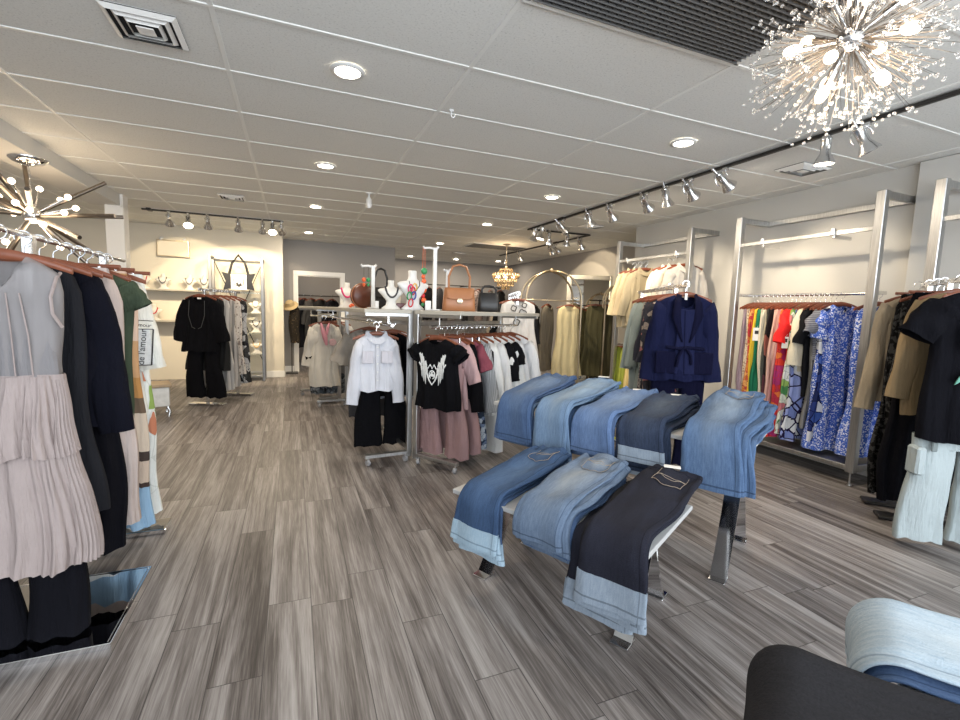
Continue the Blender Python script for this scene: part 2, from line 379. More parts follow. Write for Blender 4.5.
# air diffusers
def vent(x, y, lab, sx=.30, sy=.30):
    e = empty('ceiling_vent', (x, y, CE)); tag(e, lab, 'air vent', 'square ceiling air vents')
    obj('vent_throat', MB().box((0, 0, -.004), (sx*1.0, sy*1.0, .004)), M_grille_back, e)
    for k, s in enumerate((1.0, .74, .48)):
        q = MB()
        a, b_ = sx*s/2, sy*s/2; z0, z1 = -.006-.003*k, -.020-.003*k
        ou = [(-a, -b_, z0), (a, -b_, z0), (a, b_, z0), (-a, b_, z0)]; i_ = a*.84; j_ = b_*.84
        inn = [(-i_, -j_, z1), (i_, -j_, z1), (i_, j_, z1), (-i_, j_, z1)]
        q.loft([ou, inn]); q.loft([[(p[0], p[1], p[2]+.006) for p in ou], [(p[0], p[1], p[2]+.006) for p in inn]])
        obj('vent_louvre', q, M_white_trim, e, smooth=0)
    obj('vent_core', MB().box((0, 0, -.024), (sx*.24, sy*.24, .006), .004), M_white_trim, e)
vent(-.63, 2.79, 'large square air vent in the ceiling at top left'); vent(-.68, 6.6, 'small dark air vent in the ceiling above the left spotlight track')
vent(4.09, 2.82, 'air vent in the ceiling behind the near spotlights on the right', .36, .26); vent(4.12, 5.95, 'air vent in the ceiling above the cream shirts rack', .34, .24)
vent(3.55, 10.2, 'tiny dark air vent in the far ceiling above the brown handbag', .3, .2)
# black eggcrate return grilles
def grille(x0, x1, y0, y1, lab, step=.026):
    e = empty('return_grille', ((x0+x1)/2, (y0+y1)/2, CE)); tag(e, lab, 'grille')
    a, b_ = (x1-x0)/2, (y1-y0)/2
    obj('grille_void', MB().box((0, 0, -.006), (2*a-.03, 2*b_-.03, .006)), M_grille_back, e)
    q = MB(); n = int((2*b_-.04)/step)
    for i in range(n+1): q.box((0, -b_+.02+i*step, -.016), (2*a-.03, .004, .016))
    n = int((2*a-.04)/(step*1.6))
    for i in range(n+1): q.box((-a+.02+i*step*1.6, 0, -.014), (.003, 2*b_-.03, .010))
    obj('grille_slats', q, M_grille, e, smooth=0)
    fr = MB().box((0, -b_, -.008), (2*a+.03, .03, .014), .002).box((0, b_, -.008), (2*a+.03, .03, .014), .002).box((-a, 0, -.008), (.03, 2*b_, .014), .002).box((a, 0, -.008), (.03, 2*b_, .014), .002)
    obj('grille_frame', fr, M_tbar, e)
grille(.915, 2.105, .67, 1.858, 'black egg-crate return air grille in the ceiling beside the crystal starburst')
grille(3.25, 4.4, 8.5, 9.08, 'dark flat grille in the far ceiling above the small crystal pendant', .05)
# spotlight tracks
def track(p, q, lab, feeds=()):
    e = empty('spotlight_track', p); tag(e, lab, 'track'); d = Vector(q)-Vector(p)
    obj('rail', MB().bar((0, 0, 0), d, .034, .022, .003), M_dark, e)
    for f in feeds: obj('feed_box', MB().box(d*f+Vector((0, 0, .0)), (.06, .12, .035), .006), M_dark, e)
TZ = CE-.018
track((3.43, 1.15, TZ), (3.43, 6.62, TZ), 'long dark spotlight track running along the ceiling on the right', (.82,))
track((3.43, 6.58, TZ), (4.53, 6.55, TZ), 'short dark cross track joining the two right-hand tracks')
track((4.53, 6.55, TZ), (4.47, 10.0, TZ), 'far dark spotlight track running towards the crystal pendant', (.3,))
track((-1.96, 8.0, TZ), (-.12, 8.0, TZ), 'dark spotlight track in front of the cream necklace wall', (.05,))
hd = mesh('spot_body', MB().lathe([(.001, .075), (.026, .075), (.028, .068), (.024, .06), (.024, .0), (.030, -.012), (.047, -.045), (.050, -.055), (.046, -.058)], 18, cap=False), M_chrome_soft)
ln = mesh('spot_lens', MB().lathe([(.001, -.052), (.045, -.052)], 18, cap=False), M_lamp_hot)
lnoff = mesh('spot_lens', MB().lathe([(.001, -.052), (.045, -.052)], 18, cap=False), M_chrome)
yk = mesh('spot_yoke', MB().tube(arc((0, 0, .03), .05, -20, 200, 12), .004, 6).tube([(0, 0, .08), (0, 0, .125)], .009, 8), M_chrome_soft)
stem = mesh('spot_stem', MB().box((0, 0, -.016), (.03, .05, .03), .004).tube([(0, 0, -.02), (0, 0, -.06)], .008, 8), M_chrome_soft)
sgl = bpy.data.lights.new('spot_beam', 'SPOT'); sgl.energy = 44
sgw = sgl.copy(); sgw.energy = 50; sgw.spot_size = radians(78); sgw.color = (1.0, .80, .52); sgl.color = (1.0, .83, .60); sgl.spot_size = radians(62); sgl.spot_blend = .6; sgl.shadow_soft_size = .035
def spot(p, aim, lab, grp, lit=True, on=None):
    e = empty('track_spotlight', p); tag(e, lab, 'spotlight', grp); link('spot_stem', stem, e)
    d = (Vector(aim) - Vector(p)).normalized(); q = (-d).to_track_quat('Z', 'X')
    for n_, me in (('spot_body', hd), ('spot_yoke', yk), ('spot_lens', ln if lit else lnoff)):
        o = link(n_, me, e, (0, 0, -.125)); o.scale = (1.3, 1.3, 1.3); o.rotation_mode = 'QUATERNION'; o.rotation_quaternion = q
    if lit:
        l = bpy.data.objects.new('spot_beam', on or sgl); l.parent = e; COL.objects.link(l)
        l.location = Vector((0, 0, -.125)) + d*.085; l.rotation_mode = 'QUATERNION'; l.rotation_quaternion = q
GA = 'chrome spotlights on the long right track'
for y, aim, nm, lit in ((1.98, (4.3, 1.4, .9), 'nearest chrome spotlight on the long right track, tilted sideways', False), (2.22, (3.5, 2.3, .4), 'chrome spotlight pointing straight down in front of the right-hand air vent', True),
        (3.03, (4.76, 2.85, 1.75), 'tilted chrome spotlight on the long track left of the air vent', True), (3.40, (4.76, 3.5, 1.55), 'lit chrome spotlight on the long track, fourth from the shop front', True),
        (3.70, (4.4, 4.0, .8), 'chrome spotlight on the long track, fifth from the shop front', False), (3.98, (4.76, 4.4, 1.6), 'chrome spotlight on the long track, sixth from the shop front', True),
        (4.56, (4.7, 5.1, 1.5), 'lit chrome spotlight on the long track above the cream shirts', True), (4.98, (4.5, 5.2, 1.0), 'chrome spotlight on the long track beside the feed box', False),
        (5.6, (4.7, 5.4, 1.5), 'chrome spotlight on the long track, third from its far end', True), (6.2, (3.0, 6.3, .8), 'bright chrome spotlight near the far end of the long track', True), (6.42, (3.2, 6.9, .8), 'last chrome spotlight at the far end of the long track', False)):
    spot((3.43, y, TZ), aim, nm, GA, lit)
GB = 'chrome spotlights on the far right tracks'
for p, aim, nm, lit in (((3.78, 6.57, TZ), (4.2, 7.2, 1.0), 'left chrome spotlight on the short cross track', True), ((4.1, 6.56, TZ), (4.3, 7.2, 1.0), 'right chrome spotlight on the short cross track', False), ((4.53, 6.8, TZ), (5.5, 7.1, 1.3), 'chrome spotlight at the near corner of the far track', False),
        ((4.51, 7.55, TZ), (5.75, 7.9, 1.9), 'bright chrome spotlight in the cluster on the far track', True), ((4.51, 7.75, TZ), (5.7, 8.3, 1.6), 'second bright chrome spotlight in the cluster on the far track', True),
        ((4.49, 9.0, TZ), (5.6, 9.4, 1.2), 'chrome spotlight alone on the far track beyond the cluster', False), ((4.48, 9.7, TZ), (4.3, 10.6, 1), 'last chrome spotlight on the far track above the crystal pendant', False)):
    spot(p, aim, nm, GB, lit, sgw)
GL_ = 'chrome spotlights on the left track'
for x, aim, nm, lit in ((-1.63, (-1.7, 9.5, 1.5), 'leftmost chrome spotlight on the left track', True), (-1.40, (-1.1, 6.2, .2), 'second chrome spotlight from the left on the left track', True), (-1.15, (-1.2, 9.5, 1.3), 'third chrome spotlight from the left on the left track', True),
        (-.75, (-.8, 9.5, 1.4), 'middle chrome spotlight on the left track, standing alone', True), (-.42, (-.5, 9.5, 1.3), 'third chrome spotlight from the right end of the left track', True), (-.28, (-.2, 6.2, .3), 'second chrome spotlight from the right end of the left track', True), (-.15, (.0, 10.1, 1.6), 'rightmost chrome spotlight on the left track', False)):
    spot((x, 8.0, TZ), aim, nm, GL_, lit, sgw if aim[1] > 9 else None)
# small ceiling hook and pendant sensor
h = obj('ceiling_hook', MB().box((0, 0, -.006), (.03, .02, .012), .003).tube([(0, 0, -.01), (0, 0, -.03)] + arc((.012, 0, -.035), .012, 180, 380, 10), .004, 6), M_white, loc=(.97, 3.02, CE-.004))
tag(h, 'little white hook clipped to the ceiling grid', 'hook')
e = empty('security_camera', (.82, 5.55, CE)); tag(e, 'small white camera hanging from the ceiling grid', 'camera')
obj('mount', MB().lathe([(.03, 0), (.03, -.012), (.01, -.016), (.008, -.07)], 14), M_white, e); obj('housing', MB().lathe([(.016, -.05), (.03, -.07), (.034, -.14), (.022, -.17), (.002, -.175)], 16), M_white, e)
# emergency sign on the cream wall
e = empty('emergency_sign', (-1.9, WY-.03, 2.28)); tag(e, 'pale framed emergency sign box high on the cream wall', 'sign')
obj('sign_box', MB().box((0, 0, 0), (.46, .05, .27), .01), M_wall_cream, e); obj('sign_frame', MB().box((0, -.028, .13), (.48, .012, .02), .003).box((0, -.028, -.13), (.48, .012, .02), .003).box((-.23, -.028, 0), (.02, .012, .26), .003).box((.23, -.028, 0), (.02, .012, .26), .003), M_brass, e)
for sx in (-.17, .17): obj('lamp_head', MB().sphere((sx, -.01, .155), .035, 12, 8), M_white, e)
# ---------------------------------------------------------------- chandeliers
random.seed(4)
def sph_dirs(n, seed=0):
    o = []
    for i in range(n):
        z = 1-2*(i+.5)/n; a = i*2.39996+seed; r = sqrt(1-z*z); o.append(Vector((r*cos(a), r*sin(a), z)))
    return o
CC = Vector((1.85, 1.15, 2.375))
e = empty('crystal_chandelier', CC); tag(e, 'dandelion starburst chandelier with clear crystal sprays and glowing bulbs', 'chandelier')
obj('ceiling_rod', MB().tube([(0, 0, 0), (0, 0, CE-CC.z-.02)], .008, 8).lathe([(.07, CE-CC.z-.03), (.07, CE-CC.z-.005)], 20), M_chrome, e)
obj('hub', MB().sphere((0, 0, 0), .045, 18, 12), M_chrome, e)
for i, d in enumerate(sph_dirs(12, .6)):
    if d.z > .93: continue
    obj('arm', MB().tube([d*.03, d*.13], .007, 8).tube([d*.10, d*.15], .012, 10), M_chrome, e)
    bq = obj('bulb', MB().sphere((0, 0, 0), .020, 12, 8, 1.5), M_bulb, e, loc=d*.178); bq.rotation_mode = 'QUATERNION'; bq.rotation_quaternion = d.to_track_quat('Z', 'X')
wires = MB(); beads = []
for i, d in enumerate(sph_dirs(72, .2)):
    ax = d.orthogonal().normalized(); base = d*.04
    for k in range(6):
        rv = Vector((random.uniform(-1, 1), random.uniform(-1, 1), random.uniform(-1, 1)))*.26
        L = random.uniform(.22, .33); tip = (d+rv).normalized()*L; mid = d*L*.5 + (tip-d*L)*.25
        wires.tube([base, mid, tip], .0007, 4, False)
        beads.append(tip); beads.append(tip + rv*.06 + d*.012)
        if k < 2: beads.append(mid*1.35+rv*.06)
o = obj('crystal_wires', wires, M_bronze, e); 
bd = mesh('crystal_bead', MB().sphere((0, 0, 0), .0068, 7, 5), M_crystal, 180)
beads.sort(key=lambda p: (p+CC-Vector((0, 0, CAMZ))).length)
for p in beads[:100]: link('crystal_bead', bd, e, p)
q = MB()
for p in beads[100:]: q.sphere(p, .006, 6, 4)
o = obj('crystal_bead_mass', q, M_crystal, e, smooth=180); o['kind'] = 'stuff'
pl = bpy.data.lights.new('chandelier_glow', 'POINT'); pl.energy = 5; pl.color = (1, .78, .55); pl.shadow_soft_size = .12
po = bpy.data.objects.new('chandelier_glow', pl); po.location = (0, 0, -.2); po.parent = e; COL.objects.link(po)
# bronze starburst on the left beam
SC = Vector((-2.04, 5.16, 2.07))
e = empty('starburst_chandelier', SC); tag(e, 'bronze sputnik chandelier with long tubular rods hanging from the left beam', 'chandelier')
obj('canopy', MB().lathe([(.02, .40), (.10, .425), (.13, .45), (.13, .463)], 24), M_chrome, e)
ch = MB()
for i in range(9):
    c0 = .10+.035*i; pts = [(.007*cos(a)*(1 if i % 2 else 0), .007*cos(a)*(0 if i % 2 else 1), c0+.022*sin(a)) for a in [2*pi*k/10 for k in range(10)]]
    ch.tube(pts, .0018, 5, closed=True)
obj('chain', ch, M_chrome_soft, e)
obj('hub', MB().sphere((0, 0, 0), .07, 18, 12).tube([(0, 0, .05), (0, 0, .10)], .01, 8), M_chrome_soft, e)
rt, up_ = Vector((cos(YAW), -sin(YAW), 0)), Vector((0, 0, 1)); fw = Vector((sin(YAW), cos(YAW), 0))
for a, b_, c_ in ((.30, .34, .35), (-.23, .47, .2), (.60, .03, .1), (.56, -.20, -.2), (-.5, .3, -.2), (-.62, .05, .1), (-.45, -.35, .2), (-.05, .42, -.35), (.0, .3, .5), (.28, -.45, .3), (-.1, -.55, -.3), (.45, .12, -.5), (-.3, .2, -.55), (.1, -.3, .6), (-.6, .22, .3), (.2, .25, -.6), (.48, .10, .55)):
    d = (rt*a + up_*b_ + fw*c_).normalized()
    rd = obj('rod', MB().tube([d*.05, d*.63], .017, 10), M_bronze, e)
    d2 = (d + Vector((.5*b_, -.5*a, .35*c_))).normalized()
    obj('bulb', MB().sphere((0, 0, 0), .024, 14, 10), M_bulb, e, loc=d2*.30); obj('bulb_stem', MB().tube([d2*.05, d2*.28], .007, 8), M_chrome_soft, e)
pl2 = bpy.data.lights.new('starburst_glow', 'POINT'); pl2.energy = 26; pl2.color = (1, .76, .50); pl2.shadow_soft_size = .3
po = bpy.data.objects.new('starburst_glow', pl2); po.location = (0, 0, -.1); po.parent = e; COL.objects.link(po)
# small tiered crystal pendant at the back
PC = Vector((3.87, 8.34, 2.02))
e = empty('crystal_pendant', PC); tag(e, 'small tiered amber crystal pendant lamp hanging at the back', 'pendant lamp')
obj('canopy', MB().lathe([(.02, CE-PC.z-.03), (.07, CE-PC.z-.018), (.075, CE-PC.z-.002)], 20), M_brass, e)
obj('rod', MB().tube([(0, 0, .1), (0, 0, CE-PC.z-.02)], .007, 8).sphere((0, 0, .32), .02).sphere((0, 0, .2), .03), M_brass, e)
for rr, zz, n in ((.12, .16, 14), (.25, .08, 26), (.21, .0, 24), (.15, -.08, 16), (.07, -.15, 8)):
    q = MB()
    for k in range(n):
        a = 2*pi*k/n; q.lathe([(.001, -.085), (.018, -.055), (.022, -.03), (.012, 0), (.002, .02)], 7, (rr*cos(a), rr*sin(a), zz))
    obj('crystal_tier', q, M_amber, e); obj('tier_ring', MB().tube([(rr*cos(2*pi*k/24), rr*sin(2*pi*k/24), zz+.02) for k in range(24)], .005, 6, closed=True), M_brass, e)
for k in range(6):
    a = k*pi/3; obj('bulb', MB().sphere((0, 0, 0), .028, 10, 7, 1.3), M_bulb, e, loc=(.17*cos(a), .17*sin(a), .02))
pl3 = bpy.data.lights.new('pendant_glow', 'POINT'); pl3.energy = 8; pl3.color = (1, .72, .42); pl3.shadow_soft_size = .15
po = bpy.data.objects.new('pendant_glow', pl3); po.location = (0, 0, .3); po.parent = e; COL.objects.link(po)
# ---------------------------------------------------------------- garments
def body_rings(prof, n=56, fold=.012, k=5, seed=0, nd_f=0.0, nd_b=0.0, nw=.08, hemw=.006, pleat=0):
    """prof rows: (z, half width, half depth, fold weight)"""
    rnd = random.Random(seed); ph = [rnd.uniform(0, 6.28) for _ in range(6)]; rings = []
    W = max(p[1] for p in prof); L = -prof[-1][0]
    for (z, w_, d_, fw_) in prof:
        r = []
        for j in range(n):
            th = 2*pi*j/n; c, s_ = cos(th), sin(th)
            x = w_*math.copysign(abs(c)**.75, c); y = d_*math.copysign(abs(s_)**.8, s_)
            sk = .35*sin(ph[4]+z*2.2)
            f = sin(k*x/W*pi*.8+ph[0]+sk) + .55*sin(k*1.9*x/W*pi*.8+ph[1]-sk*2) + .3*sin(k*3.3*x/W*2.4+ph[2]+z*3)
            edge = 1-abs(c)**6*.8
            f += .35*(abs(sin(k*1.4*x/W*2.6+ph[5]+sk*3))*2-1) + .22*sin(k*5.1*x/W*2.2+ph[4]+z*6)
            y += fold*fw_*f*edge
            y += .012*fw_*sin(z*5+ph[3]+x*4)
            x += .010*fw_*sin(z*9+ph[5])
            if pleat: 
                q = .5+.5*sin(pleat*th + .5*sin(z*4+ph[2])); y += s_*q*.014*fw_; x += c*q*.010*fw_
            zz = z + (hemw*fw_*sin(2.3*x/W*pi+ph[1])*(-z/L)**3)
            if nd_f or nd_b:
                if abs(x) < nw:
                    q = 1-(x/nw)**2; dip = (nd_f if s_ <= 0 else nd_b)*q
                    zz = min(zz, -dip)
            r.append((x, y, zz))
        rings.append(r)
    return rings
def thick(mb): return mb
def interp_rows(keys, n):
    """keys: (z, w, d, f) key rows -> n smooth rows"""
    out = []; zs = [k[0] for k in keys]
    for i in range(n):
        z = zs[0] + (zs[-1]-zs[0])*i/(n-1); j = 0
        while j < len(keys)-2 and z < keys[j+1][0]: j += 1
        a, b_ = keys[j], keys[j+1]; t = (z-a[0])/(b_[0]-a[0]); t2 = t*t*(3-2*t)*.5+t*.5
        out.append((z,) + tuple(a[m]+(b_[m]-a[m])*t2 for m in (1, 2, 3)))
    return out
def sleeve_mb(sg, sw, L, r0, r1, out, d=.6, seed=0, top=-.05):
    rnd = random.Random(seed); n = 18; rows = 16; rings = []; p1, p2 = rnd.uniform(0, 6), rnd.uniform(0, 6)
    for i in range(rows):
        t = i/(rows-1); ang = t
        x = sw-.05 + (out+.05)*(t**.75); z = top - r0*.62 - (L-r0*.4)*t*(1-.12*(1-t))
        rr = r0+(r1-r0)*t**.8
        tx, tz = (out+.05)*.75*max(t, .08)**-.25, -L; l_ = sqrt(tx*tx+tz*tz); px, pz = -tz/l_, tx/l_
        if i == 0: px, pz = .75, .66
        wob = .010*sin(t*9+p1)*(t > .1)
        r = []
        for j in range(n):
            a = 2*pi*j/n; q = rr*cos(a); yy = rr*d*sin(a)*(1+.22*sin(3*a+p2+t*5)+.10*sin(7*a+p1)) + wob; q *= 1+.07*sin(4*a+p1+t*13)
            r.append((sg*(x+q*px), yy+.008*sin(t*7+p2), z+q*pz))
        if sg < 0: r = r[::-1]
        rings.append(r)
    return MB().loft(rings, True, False)
def top_keys(L, sw=.20, ch=None, hw=None, d=.055, nw=.085, waist=None):
    ch = ch or sw+.015; hw = hw or ch
    k = [(0, nw, .050, .1), (-.022, (nw+sw)*.5, .055, .15), (-.055, sw, .048, .25), (-.12, ch, d, .5), (-.26, ch, d*1.05, .9)]
    if waist and L > .5: k.append((-.40, waist, d, 1.0))
    k.append((-L, hw, d*1.2, 1.35)); return k
def rows_of(k, n=26):
    head = k[:4]; return head[:3] + interp_rows(k[3:], n-3)
GC = {}
def garment(name, L, mat, loc, rot, label, cat, group, sw=.20, ch=None, hw=None, d=.05, sl=0, slr=(.085, .06), slo=.10, fold=.012, k=5, nf=.07, nb=.015, waist=None,
            seed=None, collar=None, buttons=None, pleat=0, n=56, smat=None, hemmat=None, strap=False):
    seed = seed if seed is not None else abs(hash((round(loc[0], 3), round(loc[1], 3)))) % 9999
    keys = top_keys(L, sw, ch, hw, d, .085, waist)
    if strap:
        keys = [(-.16, .10, .045, .2), (-.20, .15, .05, .3), (-.26, ch or sw, d, .6)] + [(-.34, (ch or sw), d, .8), (-L, hw or sw, d*1.2, 1.3)]
    mb = MB().loft(body_rings(rows_of(keys), n, fold, k, seed, 0 if strap else nf, 0 if strap else nb, .083, pleat=pleat))
    o = obj(name, mb, mat, loc=loc, rot=rot, smooth=175); tag(o, label, cat, group)
    if strap:
        for sg in (-1, 1):
            obj('shoulder_strap', MB().tube([(sg*.10, -.04, -.19), (sg*.085, -.03, -.08), (sg*.075, 0, -.015), (sg*.085, .03, -.10), (sg*.10, .04, -.19)], .006, 6), mat, o)
    if sl:
        for sg in (-1, 1):
            obj('sleeve', sleeve_mb(sg, sw, sl, slr[0], slr[1], slo, .62, seed+sg), smat or mat, o, smooth=175)
    if collar:
        q = MB(); pts = []
        for i in range(25):
            a = pi/2 + 2*pi*i/24; x, y = .083*cos(a), .05*sin(a); dz = -(nf if y < 0 else nb)*(1-min(1, (x/.083)**2))
            pts.append((x, y, dz))
        q.loft([[(p[0]*1.02, p[1]*1.05, p[2]+.004) for p in pts[:-1]], [(p[0]*.96, p[1]*.98, p[2]+.034) for p in pts[:-1]], [(p[0]*1.12, p[1]*1.25, p[2]+.028) for p in pts[:-1]], [(p[0]*1.32, p[1]*1.5-.004, p[2]-.022) for p in pts[:-1]]])
        obj('collar', q, collar, o, smooth=60)
    if buttons:
        q = MB().box((.0, -d-.010, -(nf+L)/2-.01), (.032, .012, L-nf-.04), .004); obj('button_placket', q, mat, o)
        for i in range(5): obj('button', MB().lathe([(.001, 0), (.007, .001), (.007, .004), (.001, .005)], 10), buttons, o, loc=(0, -d-.017, -nf-.05-i*(L-nf-.08)/5), rot=(radians(90), 0, 0))
    return o
def trousers(L, mat, loc, rot, label, group=None, w_=.185, d=.045, hem=.12, crotch=.27, seed=1, band=None, name='trousers', hemmat=None, fold=.008, gap=.012, cat='trousers'):
    top = interp_rows([(0, w_*.93, d*.8, .15), (-.05, w_*.95, d*.85, .3), (-crotch, w_*1.1, d*1.1, .7), (-crotch-.04, w_*1.08, d*.95, .7)], 9)
    o = obj(name, MB().loft(body_rings(top, 36, fold, 5, seed)), mat, loc=loc, rot=rot, smooth=175); tag(o, label, cat, group)
    for sg in (-1, 1):
        lw0 = w_*.53; rows = interp_rows([(-crotch*.85, lw0, d, .5), (-crotch-.2, lw0*.95, d*.95, 1), (-L*.72, hem*.9, d*.9, 1.1), (-L, hem, d, 1.3)], 18)
        rr = body_rings(rows, 24, fold, 3, seed+sg*3)
        rr = [[(p[0]+sg*(lw0+gap + (hem*.95-lw0)*max(0, min(1, (-q[0]-.2)/(L-.2)))), p[1], p[2]) for p in ring] for ring, q in zip(rr, rows)]
        obj('trouser_leg', MB().loft(rr), mat, o, smooth=175)
        if hemmat:
            h = [[(p[0]+(.003 if p[0] > 0 else -.003)*0, p[1]*1.06, p[2]) for p in ring] for ring in rr[-3:]]
            obj('hem_band', MB().loft(h), hemmat, o, smooth=175)
    q = body_rings([(.012, w_*.94, d*.86, .1), (-.035, w_*.955, d*.9, .25)], 36, fold, 5, seed); obj('waistband', MB().loft(q), band or mat, o, smooth=60)
    return o
def skirt(L, mat, loc, rot, label, cat='skirt', group=None, w0=.15, w1=.24, d=.05, fold=.014, k=6, seed=1, pleat=0, name='skirt', n=44, tiers=0):
    rows = interp_rows([(0, w0, d*.8, .2), (-.12, (w0*.4+w1*.6)*.95, d, .7), (-L, w1, d*1.25, 1.3)], 18)
    o = obj(name, MB().loft(body_rings(rows, n, fold, k, seed, pleat=pleat)), mat, loc=loc, rot=rot, smooth=175); tag(o, label, cat, group)
    obj('waistband', MB().loft(body_rings([(.012, w0*1.02, d*.85, .1), (-.03, w0*1.03, d*.9, .2)], n, fold, k, seed)), mat, o, smooth=60)
    return o
# hanger: curved wooden arms with a chrome hook (origin on the rail centre line)
def hanger_meshes(hw, drop, mat):
    q = MB(); rings = []
    for i in range(21):
        t = -1+2*i/20; x = t*hw; z = -.088 - drop*abs(t)**1.6; hh = .020*(1-.40*abs(t)) ; th = .009*(1-.2*abs(t)); y = .012*abs(t)**2
        rings.append([(x, y+th*cos(a)*1.0, z+hh*sin(a)) for a in [2*pi*k/10 for k in range(10)]])
    q.loft(rings, True, True)
    hook = MB().tube([(0, 0, -.078), (0, 0, -.052), (.004, 0, -.040)] + arc((0, 0, -.012), .0265, -55, 200, 14), .0028, 7)
    return mesh('wooden_hanger', q, mat), mesh('hook', hook, M_chrome)
HG = {k: hanger_meshes(.205, .052, m) for k, m in (('d', M_wood), ('r', M_wood_light))}
clipm = mesh('clip', MB().box((0, 0, -.018), (.016, .022, .045), .003).tube([(0, -.012, -.005), (0, .012, -.005)], .004, 6), M_chrome_soft)
barm = mesh('trouser_hanger', MB().tube([(-.2, 0, -.085), (.2, 0, -.085)], .011, 10), M_wood_light)
def hanger(p, rot, label, grp, kind='d'):
    while len(label.split()) > 16: label = label.replace('wooden hanger inside the', 'hanger inside', 1) if 'wooden hanger' in label else ' '.join(label.split()[:16])
    o = link('wooden_hanger', HG[kind][0], None, p, rot); tag(o, label, 'hanger', grp); link('hook', HG[kind][1], o); return o
def clip_hanger(p, rot, label, grp, half=.16):
    if len(label.split()) > 16: label = label.replace('clip hanger holding the', 'hanger holding')
    o = link('clip_hanger', barm, None, p, rot); tag(o, label, 'hanger', grp); link('hook', HG['r'][1], o)
    for sg in (-1, 1): link('clip', clipm, o, (sg*half, 0, -.088))
    return o
NECK = -.098                                   # garment neck below the rail
class Rail:
    def __init__(s, a, b, z, rot, grp, hgrp, kind='d'): s.a, s.b, s.z, s.rot, s.grp, s.hg, s.kind = Vector(a), Vector(b), z, rot, grp, hgrp, kind
    def at(s, d, off=0):
        v = s.b-s.a; v.normalize(); p = s.a + v*d; n = Vector((-v.y, v.x)); p = p+n*off; return Vector((p.x, p.y, s.z))
    def top(s, pos, name, L, mat, label, cat, jit=0.0, **k):
        p = s.at(pos); r = s.rot+jit; hanger(p, r, 'wooden hanger inside the '+label, s.hg, s.kind)
        return garment(name, L, mat, p+Vector((0, 0, NECK)), r, label, cat, s.grp, **k)
    def bottom(s, pos, L, mat, label, jit=0.0, drop=-.105, hang=True, **k):
        p = s.at(pos); r = s.rot+jit
        if hang: clip_hanger(p, r, 'clip hanger holding the '+label, s.hg)
        return trousers(L, mat, p+Vector((0, 0, drop)), r, label, s.grp, **k)
    def skirt(s, pos, L, mat, label, jit=0.0, drop=-.105, hang=True, **k):
        p = s.at(pos); r = s.rot+jit
        if hang: clip_hanger(p, r, 'clip hanger holding the '+label, s.hg, .12)
        return skirt(L, mat, p+Vector((0, 0, drop)), r, label, group=s.grp, **k)

